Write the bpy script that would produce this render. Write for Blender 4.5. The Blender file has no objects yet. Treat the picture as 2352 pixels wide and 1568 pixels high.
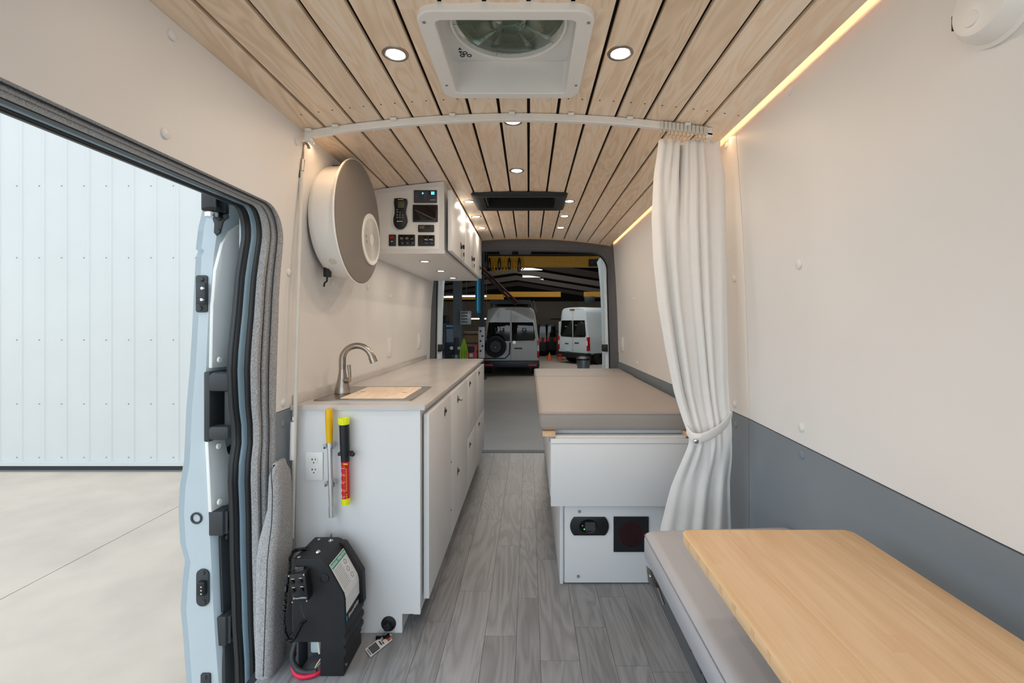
import bpy, bmesh, math, random
from mathutils import Vector, Matrix
random.seed(7)
PI = math.pi
S = bpy.context.scene
C = S.collection
# ---------------------------------------------------------------- camera
F = 1045.0
CAM = Vector((0, 0, 1.18))
cd = bpy.data.cameras.new('camera'); cam = bpy.data.objects.new('camera', cd); C.objects.link(cam)
cd.sensor_width = 36; cd.lens = F/2352*36; cd.clip_start = .02; cd.clip_end = 300
cd.shift_x = -38/2352; cd.shift_y = -42/2352      # lens shift: the vanishing point sits at pixel (1214, 742)
cam.location = CAM; cam.rotation_euler = (PI/2, 0, 0)
S.camera = cam
# ---------------------------------------------------------------- world, exposure, lights
S.view_settings.view_transform = 'Standard'; S.view_settings.look = 'None'
S.view_settings.exposure = 0.62; S.view_settings.gamma = 1
try: S.view_settings.use_curve_mapping = False
except Exception: pass
W = bpy.data.worlds.new('sky'); S.world = W; W.use_nodes = True
bg = W.node_tree.nodes['Background']
bg.inputs[0].default_value = (0.80, 0.915, 1.0, 1); bg.inputs[1].default_value = 1.42

def lamp(kind, name, loc, power, col, size=.05, target=None, sizey=None, angle=2.4):
    d = bpy.data.lights.new(name, kind); o = bpy.data.objects.new(name, d); C.objects.link(o)
    o.location = loc; d.energy = power; d.color = col
    if kind == 'AREA':
        d.shape = 'RECTANGLE' if sizey else 'DISK'; d.size = size
        if sizey: d.size_y = sizey
    if kind == 'SPOT': d.spot_size = angle; d.spot_blend = .6; d.shadow_soft_size = size
    if target is not None:
        o.rotation_euler = (Vector(target)-Vector(loc)).to_track_quat('-Z', 'Y').to_euler()
    return o

# ---------------------------------------------------------------- helpers
def pix(px, py, X=None, Y=None, Z=None):
    d = Vector(((px-1214)/F, 1, -(py-742)/F))
    if X is not None: t = X/d.x
    elif Y is not None: t = Y/d.y
    else: t = (Z-CAM.z)/d.z
    return CAM + d*t
def lin(h):
    if isinstance(h, str):
        h = h.lstrip('#'); c = [int(h[i:i+2], 16)/255 for i in (0,2,4)]
    else: c = [v/255 for v in h]
    return tuple(v/12.92 if v <= .04045 else ((v+.055)/1.055)**2.4 for v in c)
def mat(name, col, rough=.5, metal=0, var=.04, scale=12, bump=0, bscale=60, trans=0, emis=0, ecol=None, spec=.5, ior=1.45, alpha=1, stretch=(1,1,1), coat=0):
    m = bpy.data.materials.new(name); m.use_nodes = True; nt = m.node_tree; N = nt.nodes; L = nt.links
    p = N['Principled BSDF']; c = lin(col)
    tc = N.new('ShaderNodeTexCoord'); mp = N.new('ShaderNodeMapping'); mp.inputs['Scale'].default_value = stretch
    L.new(tc.outputs['Object'], mp.inputs[0])
    nz = N.new('ShaderNodeTexNoise'); nz.inputs['Scale'].default_value = scale; nz.inputs['Detail'].default_value = 4
    L.new(mp.outputs[0], nz.inputs['Vector'])
    r = N.new('ShaderNodeValToRGB')
    r.color_ramp.elements[0].color = (*[v*(1-var) for v in c], 1); r.color_ramp.elements[0].position = .3
    r.color_ramp.elements[1].color = (*[min(1, v*(1+var)) for v in c], 1); r.color_ramp.elements[1].position = .7
    L.new(nz.outputs['Fac'], r.inputs[0]); L.new(r.outputs[0], p.inputs['Base Color'])
    p.inputs['Roughness'].default_value = rough; p.inputs['Metallic'].default_value = metal
    p.inputs['Specular IOR Level'].default_value = spec; p.inputs['IOR'].default_value = ior
    if trans: p.inputs['Transmission Weight'].default_value = trans
    if alpha < 1: p.inputs['Alpha'].default_value = alpha
    if coat: p.inputs['Coat Weight'].default_value = coat
    if emis:
        p.inputs['Emission Color'].default_value = (*lin(ecol or col), 1); p.inputs['Emission Strength'].default_value = emis
    if bump:
        n2 = N.new('ShaderNodeTexNoise'); n2.inputs['Scale'].default_value = bscale; n2.inputs['Detail'].default_value = 3
        L.new(mp.outputs[0], n2.inputs['Vector'])
        b = N.new('ShaderNodeBump'); b.inputs['Strength'].default_value = bump; b.inputs['Distance'].default_value = .002
        L.new(n2.outputs['Fac'], b.inputs['Height']); L.new(b.outputs[0], p.inputs['Normal'])
    return m
def wood(name, cols, rough=.45, along=1, scale=1.0, ring=.5, rnd=.12, fine=.5, strips=0, dist=1.0):
    """cols = dark, mid, light; grain runs along Y; each piece gets its own figure"""
    m = bpy.data.materials.new(name); m.use_nodes = True; nt = m.node_tree; N = nt.nodes; L = nt.links
    p = N['Principled BSDF']
    tc = N.new('ShaderNodeTexCoord'); oi = N.new('ShaderNodeObjectInfo')
    cx = N.new('ShaderNodeCombineXYZ')
    k = N.new('ShaderNodeMath'); k.operation = 'MULTIPLY'; k.inputs[1].default_value = 37.0; L.new(oi.outputs['Random'], k.inputs[0])
    for i in range(3): L.new(k.outputs[0], cx.inputs[i])
    ad = N.new('ShaderNodeVectorMath'); ad.operation = 'ADD'; L.new(tc.outputs['Object'], ad.inputs[0]); L.new(cx.outputs[0], ad.inputs[1])
    def mapped(s):
        mp = N.new('ShaderNodeMapping'); mp.inputs['Scale'].default_value = s; L.new(ad.outputs[0], mp.inputs[0]); return mp
    m1 = mapped((10*scale, 1.3*scale, 10*scale))
    n1 = N.new('ShaderNodeTexNoise'); n1.inputs['Scale'].default_value = 1; n1.inputs['Detail'].default_value = 2; n1.inputs['Distortion'].default_value = dist
    L.new(m1.outputs[0], n1.inputs['Vector'])
    mu = N.new('ShaderNodeMath'); mu.operation = 'MULTIPLY'; mu.inputs[1].default_value = 14; L.new(n1.outputs['Fac'], mu.inputs[0])
    fr = N.new('ShaderNodeMath'); fr.operation = 'PINGPONG'; fr.inputs[1].default_value = 1; L.new(mu.outputs[0], fr.inputs[0])
    m2 = mapped((160*scale, 4*scale, 160*scale))
    n2 = N.new('ShaderNodeTexNoise'); n2.inputs['Scale'].default_value = 1; n2.inputs['Detail'].default_value = 3; L.new(m2.outputs[0], n2.inputs['Vector'])
    mx = N.new('ShaderNodeMix'); mx.data_type = 'FLOAT'; mx.inputs[0].default_value = fine
    L.new(fr.outputs[0], mx.inputs[2]); L.new(n2.outputs['Fac'], mx.inputs[3])
    m3 = mapped((3*scale, .6*scale, 3*scale)); n3 = N.new('ShaderNodeTexNoise'); n3.inputs['Scale'].default_value = 1; L.new(m3.outputs[0], n3.inputs['Vector'])
    mx2 = N.new('ShaderNodeMix'); mx2.data_type = 'FLOAT'; mx2.inputs[0].default_value = 1-ring
    L.new(mx.outputs[0], mx2.inputs[2]); L.new(n3.outputs['Fac'], mx2.inputs[3])
    src = mx2.outputs[0]
    if strips:
        sp = N.new('ShaderNodeSeparateXYZ'); L.new(tc.outputs['Object'], sp.inputs[0])
        a = N.new('ShaderNodeMath'); a.operation = 'MULTIPLY'; a.inputs[1].default_value = 1/strips; L.new(sp.outputs[0], a.inputs[0])
        f = N.new('ShaderNodeMath'); f.operation = 'FLOOR'; L.new(a.outputs[0], f.inputs[0])
        a2 = N.new('ShaderNodeMath'); a2.operation = 'MULTIPLY_ADD'; a2.inputs[1].default_value = 1.1; L.new(sp.outputs[1], a2.inputs[0])
        wn0 = N.new('ShaderNodeTexWhiteNoise'); wn0.noise_dimensions = '1D'; L.new(f.outputs[0], wn0.inputs['W']); L.new(wn0.outputs['Value'], a2.inputs[2])
        f2 = N.new('ShaderNodeMath'); f2.operation = 'FLOOR'; L.new(a2.outputs[0], f2.inputs[0])
        cb = N.new('ShaderNodeCombineXYZ'); L.new(f.outputs[0], cb.inputs[0]); L.new(f2.outputs[0], cb.inputs[1])
        wn = N.new('ShaderNodeTexWhiteNoise'); wn.noise_dimensions = '3D'; L.new(cb.outputs[0], wn.inputs['Vector'])
        mx3 = N.new('ShaderNodeMix'); mx3.data_type = 'FLOAT'; mx3.inputs[0].default_value = .16
        L.new(src, mx3.inputs[2]); L.new(wn.outputs['Value'], mx3.inputs[3]); src = mx3.outputs[0]
    r = N.new('ShaderNodeValToRGB'); e = r.color_ramp.elements
    e[0].position = .2; e[0].color = (*lin(cols[0]), 1); e[1].position = .8; e[1].color = (*lin(cols[2]), 1)
    x = e.new(.5); x.color = (*lin(cols[1]), 1)
    L.new(src, r.inputs[0])
    hs = N.new('ShaderNodeHueSaturation'); L.new(r.outputs[0], hs.inputs['Color'])
    mr = N.new('ShaderNodeMapRange'); mr.inputs[3].default_value = 1-rnd; mr.inputs[4].default_value = 1+rnd; L.new(oi.outputs['Random'], mr.inputs[0])
    L.new(mr.outputs[0], hs.inputs['Value']); L.new(hs.outputs[0], p.inputs['Base Color'])
    p.inputs['Roughness'].default_value = rough
    return m
def fabric(name, c1, c2, sc=200):
    m = mat(name, c1, .95, var=.1, scale=40); nt = m.node_tree; N = nt.nodes; L = nt.links; p = N['Principled BSDF']
    tc = N.new('ShaderNodeTexCoord'); n1 = N.new('ShaderNodeTexNoise'); n1.inputs['Scale'].default_value = 420; n1.inputs['Detail'].default_value = 2
    L.new(tc.outputs['Object'], n1.inputs['Vector'])
    n2 = N.new('ShaderNodeTexNoise'); n2.inputs['Scale'].default_value = 1; n2.inputs['Detail'].default_value = 1
    mp = N.new('ShaderNodeMapping'); mp.inputs['Scale'].default_value = (900, 900, 150); L.new(tc.outputs['Object'], mp.inputs[0]); L.new(mp.outputs[0], n2.inputs['Vector'])
    mu = N.new('ShaderNodeMath'); mu.operation = 'ADD'; L.new(n1.outputs['Fac'], mu.inputs[0]); L.new(n2.outputs['Fac'], mu.inputs[1])
    mr = N.new('ShaderNodeMapRange'); mr.inputs[1].default_value = .75; mr.inputs[2].default_value = 1.25; L.new(mu.outputs[0], mr.inputs[0])
    mx = N.new('ShaderNodeMix'); mx.data_type = 'RGBA'; mx.inputs[6].default_value = (*lin(c2), 1); mx.inputs[7].default_value = (*lin(c1), 1)
    L.new(mr.outputs[0], mx.inputs[0]); L.new(mx.outputs[2], p.inputs['Base Color'])
    b = N.new('ShaderNodeBump'); b.inputs['Strength'].default_value = .35; b.inputs['Distance'].default_value = .001
    L.new(mr.outputs[0], b.inputs['Height']); L.new(b.outputs[0], p.inputs['Normal'])
    p.inputs['Specular IOR Level'].default_value = .1
    return m

M = {}
M['wall'] = mat('white_wall_laminate', '#e5e4e3', .42, var=.015, scale=3)
M['wallgrey'] = mat('grey_wall_laminate', '#7c858d', .5, var=.03, scale=5)
M['cabinet'] = mat('white_cabinet_laminate', '#e0e2e4', .38, var=.012, scale=4)
M['edgewarm'] = mat('raw_cabinet_edge', '#cfc3b6', .5)
M['counter'] = mat('pale_marbled_counter', '#c9c5c2', .24, var=.07, scale=6, stretch=(1.5,.5,1))
M['maple'] = wood('pale_maple', ('#e3c9ab', '#f7e0c6', '#fbeedd'), .42, ring=.38, rnd=.05, fine=.18, dist=1.6)
M['mapleedge'] = mat('maple_edge', '#d9b58c', .5, var=.08, stretch=(20,1,20))
M['bamboo'] = wood('bamboo_laminate', ('#d0a678', '#dfbb8f', '#ecceaa'), .36, ring=.6, rnd=.01, fine=.7, strips=.02, scale=1.2)
M['vinyl'] = wood('grey_oak_vinyl', ('#737578', '#898b8f', '#989a9e'), .36, ring=.7, rnd=.13, fine=.5, scale=.8, dist=1.3)
M['black'] = mat('black_plastic', '#1b1e21', .42, var=.1)
M['blackgloss'] = mat('glossy_black', '#07080a', .08)
M['darkgap'] = mat('black_membrane', '#0b0a0a', .9)
M['pump'] = mat('textured_black_shell', '#1d1f22', .5, var=.15, bump=.7, bscale=900)
M['charcoal'] = mat('charcoal_plastic', '#34383c', .45)
M['rubber'] = mat('black_rubber_seal', '#14191e', .38)
M['rubberhighlight'] = mat('door_seal_highlight', '#6f8796', .16)  # pale blue is the highlight on the seal rubber, put into its colour
M['fab'] = fabric('grey_tweed', '#bdbdbd', '#7c7d80')
M['fabdark'] = fabric('grey_headliner_fabric', '#77777b', '#55555a')
M['stitch'] = mat('dark_stitch', '#33363c', .8)
M['white'] = mat('white_plastic', '#efefed', .35, var=.01)
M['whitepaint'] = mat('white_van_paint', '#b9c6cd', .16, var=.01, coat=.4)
M['doorpaint'] = mat('rear_door_white_paint', '#e4ecf0', .5, var=.01)
M['cranedim'] = mat('dimmed_crane_yellow', '#8a6510', .6)  # crane yellow darkened: dimness of the far beams put into the colour
M['silverpaint'] = mat('pale_grey_van_paint', '#b5b8b4', .22, var=.01, coat=.4)
M['chrome'] = mat('chrome', '#cfd2d4', .12, 1)
M['steel'] = mat('brushed_steel', '#9c9893', .3, 1, var=.08, stretch=(1,30,1))
M['nickel'] = mat('brushed_nickel', '#a59d95', .26, 1, var=.05, stretch=(1,1,40))
M['alu'] = mat('aluminium_tube', '#d5d8da', .32, .65)
M['cream'] = mat('cream_pole', '#d6d4cc', .4)
M['heaterface'] = mat('taupe_grey_disc', '#7c7772', .55, var=.01)
M['shoplens'] = mat('shop_light_lens', '#ffffff', .4, emis=1.6)
M['lens'] = mat('lit_lens', '#fff6ea', .4, emis=9)
M['led'] = mat('warm_led_strip', '#ffc48c', .5, emis=20, ecol='#ffb478')
M['curtain'] = mat('white_curtain_cloth', '#e9e8e6', .9, var=.012, scale=30, bump=.3, bscale=500, spec=.1)
M['mattress'] = mat('grey_beige_vinyl', '#9b9591', .5, var=.025, scale=5)
M['seat'] = mat('grey_vinyl_seat', '#b1b1b6', .42, var=.02, scale=5)
M['yellow'] = mat('yellow_grip', '#e6b400', .4)
M['neon'] = mat('neon_yellow_cap', '#e6f014', .4)
M['red'] = mat('red_plastic', '#c8202a', .4)
M['redhose'] = mat('red_hose', '#d81e4a', .4)
M['blue'] = mat('blue_paint', '#0c5f9a', .45)
M['teal'] = mat('blue_hanging_tube', '#0f84ad', .5)
M['green'] = mat('green_hose', '#8fb52e', .5)
M['greenled'] = mat('green_led', '#30ff60', .4, emis=3)
M['blueled'] = mat('blue_led', '#3aa0ff', .4, emis=4)
M['redled'] = mat('dull_red_rocker', '#8a1c20', .4)
M['darkred'] = mat('dark_red_duct', '#4a1018', .6)
M['crane'] = mat('crane_yellow', '#d79a10', .5, var=.08)
M['dsteel'] = mat('dark_painted_steel', '#3a3f45', .6)
M['postgrey'] = mat('grey_column_paint', '#626a72', .55)
M['roof'] = mat('dark_roof_sheet', '#2a2a2b', .85)
M['rafter'] = mat('roof_beam_paint', '#35312d', .8)
M['shopwall'] = mat('beige_shop_wall', '#a39d92', .8, var=.04)
M['extwall'] = mat('white_corrugated_steel', '#c4c5c3', .33, var=.02, scale=1.5)
M['concrete'] = mat('pale_concrete', '#c3b4a6', .62, var=.09, scale=2.2, bump=.3, bscale=60)
M['shopfloor'] = mat('shop_concrete', '#8c8781', .5, var=.06, scale=1.2)
M['glass'] = mat('tinted_window', '#0a0d10', .04, spec=.8)
M['greenglass'] = mat('green_tinted_glass', '#7fa897', .08, var=.02, spec=.5)
M['tire'] = mat('tyre_rubber', '#1a1c1e', .8)
M['tail'] = mat('red_tail_lens', '#b00d18', .2)
M['plate'] = mat('licence_plate_white', '#b8d4e2', .4)
M['tag'] = mat('tag_white', '#d8dadc', .5)
M['orange'] = mat('orange_print', '#c25a1c', .5)
M['labelgreen'] = mat('green_print', '#1f9a76', .5)
M['inkgrey'] = mat('grey_ink', '#8c9094', .6)
M['ink'] = mat('dark_ink', '#30343a', .6)
M['tan'] = mat('tan_wood_board', '#9a7a56', .7, var=.1)
M['translucent'] = mat('translucent_bottle', '#c4d4da', .4)
M['dome'] = mat('smoked_green_plastic', '#9aa398', .22, var=.08, trans=.45)
M['galv'] = mat('galvanised_steel', '#7d8a92', .4, .8)
M['lcd'] = mat('grey_lcd', '#5d5a48', .4)
M['clear'] = mat('clear_blade_plastic', '#a9b5a5', .08, trans=.85, ior=1.2)

def setp(o, parent):
    if parent is None: return o
    o.parent = parent
    if not parent.get('_local'):
        l = parent.get('_loc')
        if l is None: l = (0,0,0)
        o.matrix_parent_inverse = Matrix.Translation(-Vector(l))
    return o
def thing(name, label, cat, loc=(0,0,0), group=None, local=False, rz=0):
    o = bpy.data.objects.new(name, None); C.objects.link(o); o.location = loc; o.rotation_euler = (0,0,rz); o.empty_display_size = .05
    o['label'] = label; o['category'] = cat
    if group: o['group'] = group
    LOC[o.name] = (tuple(loc), local)
    return o
LOC = {}
def link(name, me, m, parent=None):
    o = bpy.data.objects.new(name, me); C.objects.link(o)
    if m is not None: me.materials.append(m)
    if parent is not None:
        o.parent = parent
        loc, local = LOC.get(parent.name, ((0,0,0), False))
        if parent.type == 'MESH': loc, local = (0,0,0), True
        if not local: o.matrix_parent_inverse = Matrix.Translation(-Vector(loc))
    return o
def tag(o, label, cat, group=None, kind=None):
    o['label'] = label; o['category'] = cat
    if group: o['group'] = group
    if kind: o['kind'] = kind
    return o
def struct(o): o['kind'] = 'structure'; return o
class G:
    """collects shapes into one mesh"""
    def __init__(s): s.b = bmesh.new()
    def box(s, x0, x1, y0, y1, z0, z1, bev=0, seg=2):
        t = bmesh.new(); r = bmesh.ops.create_cube(t, size=1)
        for v in t.verts: v.co = Vector(((x0+x1)/2+v.co.x*(x1-x0), (y0+y1)/2+v.co.y*(y1-y0), (z0+z1)/2+v.co.z*(z1-z0)))
        if bev: bmesh.ops.bevel(t, geom=list(t.edges), offset=bev, segments=seg, affect='EDGES', profile=.5)
        s.add(t); return s
    def add(s, t, mtx=None):
        if mtx is not None: bmesh.ops.transform(t, matrix=mtx, verts=t.verts)
        me = bpy.data.meshes.new('t'); t.to_mesh(me); t.free(); s.b.from_mesh(me); bpy.data.meshes.remove(me)
    def cyl(s, p0, p1, r, r2=None, seg=20, caps=True):
        p0 = Vector(p0); p1 = Vector(p1); d = p1-p0; t = bmesh.new()
        bmesh.ops.create_cone(t, cap_ends=caps, segments=seg, radius1=r, radius2=r if r2 is None else r2, depth=d.length)
        q = d.to_track_quat('Z', 'Y').to_matrix().to_4x4(); s.add(t, Matrix.Translation((p0+p1)/2) @ q); return s
    def lathe(s, p0, axis, prof, seg=32, sy=1):
        """prof = list of (distance along axis, radius)"""
        q = Vector(axis).to_track_quat('Z', 'Y'); p0 = Vector(p0); rows = []
        for h, r in prof: rows.append([p0 + q @ Vector((r*math.cos(2*PI*i/seg), sy*r*math.sin(2*PI*i/seg), h)) for i in range(seg)])
        s.rows(rows, close=True); return s
    def rows(s, rows, close=False):
        V = [[s.b.verts.new(p) for p in r] for r in rows]
        n = len(V[0])
        for a, b in zip(V[:-1], V[1:]):
            for i in range(n if close else n-1):
                j = (i+1) % n
                try: s.b.faces.new((a[i], a[j], b[j], b[i]))
                except ValueError: pass
        return s
    def tube(s, pts, r, seg=10, caps=True):
        pts = [Vector(p) for p in pts]; n = len(pts); rr = r if isinstance(r, (list, tuple)) else [r]*n; rows = []; prev = None
        for i, p in enumerate(pts):
            d = (pts[min(i+1, n-1)]-pts[max(i-1, 0)]).normalized()
            if prev is None: u = d.orthogonal().normalized()
            else: u = (prev - d*prev.dot(d)).normalized()
            prev = u; v = d.cross(u)
            rows.append([p+(u*math.cos(2*PI*k/seg)+v*math.sin(2*PI*k/seg))*rr[i] for k in range(seg)])
        s.rows(rows, close=True)
        if caps:
            s.b.verts.ensure_lookup_table(); m = len(s.b.verts); tot = n*seg
            for st in (m-tot, m-seg):
                try: s.b.faces.new([s.b.verts[st+k] for k in range(seg)])
                except ValueError: pass
        return s
    def prism(s, pts, d, off=0):
        """pts: list of 3D points (planar), d: extrude vector"""
        d = Vector(d); t = bmesh.new(); a = [t.verts.new(Vector(p)) for p in pts]; b = [t.verts.new(Vector(p)+d) for p in pts]; n = len(pts)
        t.faces.new(a); t.faces.new(b[::-1])
        for i in range(n): t.faces.new((a[i], b[i], b[(i+1) % n], a[(i+1) % n]))
        bmesh.ops.recalc_face_normals(t, faces=t.faces)
        if off: bmesh.ops.bevel(t, geom=list(t.edges), offset=off, segments=2, affect='EDGES', profile=.5)
        s.add(t); return s
    def sphere(s, c, r, sx=1, sy=1, sz=1, seg=16):
        t = bmesh.new(); bmesh.ops.create_uvsphere(t, u_segments=seg, v_segments=seg//2+2, radius=r)
        s.add(t, Matrix.Translation(c) @ Matrix.Diagonal((sx, sy, sz, 1))); return s
    def obj(s, name, m, parent=None, smooth=True, ang=35, recalc=True):
        if recalc: bmesh.ops.recalc_face_normals(s.b, faces=s.b.faces)
        me = bpy.data.meshes.new(name); s.b.to_mesh(me); s.b.free()
        if smooth:
            me.polygons.foreach_set('use_smooth', [True]*len(me.polygons))
            try: me.set_sharp_from_angle(angle=math.radians(ang))
            except Exception: pass
        return link(name, me, m, parent)
def box(name, b, m, parent=None, bev=0): return G().box(*b, bev=bev).obj(name, m, parent)
def rrect(x0, x1, y0, y1, r, n=6):
    out = []
    for cx, cy, a in ((x1-r, y1-r, 0), (x0+r, y1-r, 90), (x0+r, y0+r, 180), (x1-r, y0+r, 270)):
        for i in range(n+1):
            t = math.radians(a+90*i/n); out.append((cx+r*math.cos(t), cy+r*math.sin(t)))
    return out
def ring(outer, inner, f0, f1):
    """ring solid between 2-D loops; f0/f1 map (a,b) to 3-D front and back"""
    g = G(); g.rows([[Vector(f1(*p)) for p in outer], [Vector(f0(*p)) for p in outer], [Vector(f0(*p)) for p in inner], [Vector(f1(*p)) for p in inner], [Vector(f1(*p)) for p in outer]], close=True); return g
def text(s, size, loc, xdir, updir, m, parent, name='lettering', align='CENTER', bold=0, sx=1):
    c = bpy.data.curves.new('txt', 'FONT'); c.body = s; c.size = size; c.align_x = align; c.align_y = 'CENTER'; c.extrude = .0002; c.offset = bold; c.resolution_u = 2
    o = bpy.data.objects.new('txt', c); C.objects.link(o)
    dg = bpy.context.evaluated_depsgraph_get(); me = bpy.data.meshes.new_from_object(o.evaluated_get(dg)); bpy.data.objects.remove(o)
    x = Vector(xdir).normalized(); u = Vector(updir).normalized(); n = x.cross(u)
    mt = Matrix(((x.x*sx, u.x, n.x, loc[0]), (x.y*sx, u.y, n.y, loc[1]), (x.z*sx, u.z, n.z, loc[2]), (0,0,0,1)))
    me.transform(mt); me.materials.clear()
    return link(name, me, m, parent)
def copy_tree(o, parent=None, dx=(0,0,0), label=None):
    c = o.copy(); C.objects.link(c)
    if o.name in LOC: LOC[c.name] = LOC[o.name]
    if parent is not None: c.parent = parent; c.matrix_parent_inverse = o.matrix_parent_inverse.copy()
    else:
        c.location = Vector(o.location)+Vector(dx)
    if label: c['label'] = label
    for ch in [k for k in o.children]: copy_tree(ch, c)
    return c
def interp(t, tab):
    tab = sorted(tab)
    if t <= tab[0][0]: return tab[0][1]
    for (a, b), (c, d) in zip(tab[:-1], tab[1:]):
        if t <= c: return b+(d-b)*(t-a)/(c-a)
    return tab[-1][1]
def sinterp(t, tab):
    tab = sorted(tab)
    if t <= tab[0][0]: return tab[0][1]
    for (a, b), (c, d) in zip(tab[:-1], tab[1:]):
        if t <= c:
            k = (t-a)/(c-a); k = k*k*(3-2*k); return b+(d-b)*k
    return tab[-1][1]
WL = lambda z: interp(z, [(-.2,-.905),(.9,-.905),(1.3,-.893),(1.6,-.868),(1.9,-.835),(2.1,-.81)])
WR = lambda z: interp(z, [(-.2,.83),(.9,.825),(1.3,.812),(1.6,.797),(1.9,.775),(2.1,.76)])
ZC = lambda x: 1.955-.105*(x+.04)**2
YE = 4.17      # rear end of the lined cabin
Y0 = -.7       # the cab begins behind the camera
# ================================================================ GROUND AND SHOP BUILDING (large structure)
GZ = -.65
gr = struct(box('ground', (-40, 40, -40, 60, GZ-.3, GZ-.03), M['concrete']))
xs = [-15.5, -11.5, -7.5, -3.5, .5, 4.5, 8.5, 12.5]; ys = [-10, -6, -2, 1.9, 5.6]
for i in range(len(xs)-1):
    for j in range(len(ys)-1):
        box('slab', (xs[i]+.004, xs[i+1]-.004, ys[j]+.004, ys[j+1]-.004, GZ-.06, GZ), M['concrete'], gr)
sf = struct(box('shop_floor', (-11, 13, 5.604, 33, GZ-.06, GZ-.001), M['shopfloor']))
ew = struct(box('wall_exterior', (-16, -2.9, 5.72, 5.9, GZ, 6.5), M['shopwall']))
def sheet(x0, x1, z0, z1, y, parent):
    """one corrugated steel sheet with box ribs, facing -Y"""
    prof = []; n = int(round((x1-x0)/.28)); w = (x1-x0)/n
    for i in range(n):
        a = x0+i*w
        prof += [(a, 0), (a+.16, 0), (a+.175, -.010), (a+.2, -.010), (a+.215, 0)]
    prof.append((x1, 0))
    g = G(); g.rows([[Vector((px, y+py, z)) for px, py in prof] for z in (z0, z1)])
    return g.obj('corrugated_sheet', M['extwall'], parent, smooth=False)
for i in range(12):
    x1 = -2.9-i*1.12; sheet(x1-1.12, x1, GZ+.09, 6.4, 5.7, ew)
box('base_flashing', (-16, -2.9, 5.64, 5.72, GZ+.06, GZ+.1), M['extwall'], ew)
box('base_gap', (-16, -2.9, 5.68, 5.72, GZ, GZ+.06), M['charcoal'], ew)
g = G()
for z in (-.5, .17, .97, 2.0, 2.9):
    for i in range(46): g.cyl((-3.05-.28*i, 5.705, z), (-3.05-.28*i, 5.695, z), .008, seg=6)
g.obj('sheet_screws', M['inkgrey'], ew)['kind'] = 'stuff'
struct(box('wall_exterior_right', (4.2, 13, 5.7, 5.9, GZ, 6.5), M['extwall']))
struct(box('wall_lintel', (-2.9, 4.2, 5.7, 5.9, 3.55, 6.5), M['extwall']))
struct(box('wall_shop_left', (-11, -10.8, 5.9, 33, GZ, 6.2), M['shopwall']))
struct(box('wall_shop_right', (12.8, 13, 5.9, 33, GZ, 6.2), M['shopwall']))
struct(box('roof_shop', (-11, 13, 5.9, 33, 6.2, 6.4), M['roof']))
bw = struct(box('wall_shop_back', (-11, 13, 32.8, 33, GZ, 6.2), M['shopwall']))
for i in range(18):
    box('wall_panel', (-10.9+i*1.3+.02, -9.6+i*1.3-.02, 32.74, 32.8, GZ, 2.75), M['shopwall'], bw)
box('upper_wall_shade', (-10.9, 12.9, 32.72, 32.8, 2.75, 6.1), M['roof'], bw)  # added dark sheet: gloom of the upper wall put into the colour
for z in (.55, 1.45): box('girt', (1.6, 8, 32.68, 32.74, z, z+.07), M['dsteel'], bw)
for i, y in enumerate((16.6, 19.4, 22.6, 26)):
    g = G(); g.prism([(-9, y, 2.35), (-.6, y, 3.55), (9, y, 2.0), (9, y, 1.82), (-.6, y, 3.33), (-9, y, 2.15)], (0, .2, 0))
    struct(g.obj('trim_%d' % (i+1), M['rafter']))
# shop ceiling lights
for i, (px, py, y, w, lb) in enumerate(((1221, 618, 18, .85, 'nearest'), (1223, 635, 21, .9, 'middle'), (1227, 643, 24, .95, 'farthest'))):
    c = pix(px, py, Y=y)
    t = thing('shop_ceiling_light', 'white panel light under the dark shop roof, %s of the three above the grey van' % lb, 'light', c, 'panel lights under the shop roof')
    box('housing', (c.x-w/2-.03, c.x+w/2+.03, y-.12, y+.12, c.z+.04, c.z+.1), M['dsteel'], t)
    box('diffuser', (c.x-w/2, c.x+w/2, y-.1, y+.1, c.z-.025, c.z+.03), M['shoplens'], t)
for px, py, y, w, lb in ((1386, 651, 20, 1.3, 'white shop light beside the right rear door edge'), (1019, 682, 20, .8, 'shop light left of the grey lift column'), (1071, 680, 20.4, 1.8, 'long shop light between the two columns'), (1097, 732, 22, 1.2, 'bright tube light left of the dark column'), (1117, 732, 22.4, .7, 'bright tube light right of the dark column')):
    c = pix(px, py, Y=y); t = thing('tube_light', lb, 'light', c)
    G().cyl((c.x, y, c.z+.05), (c.x, y, 6.2), .012, seg=6).obj('hanger_rod', M['dsteel'], t)
    box('housing', (c.x-w/2-.02, c.x+w/2+.02, y-.06, y+.06, c.z+.05, c.z+.1), M['dsteel'], t)
    box('diffuser', (c.x-w/2, c.x+w/2, y-.06, y+.06, c.z-.022, c.z+.03), M['shoplens'], t)
lamp('AREA', 'shop_fill_lamp', (1, 18, 5.6), 300, (1, .93, .85), 6, (1, 18, 0))  # added fill under the roof to brighten the shop
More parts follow.
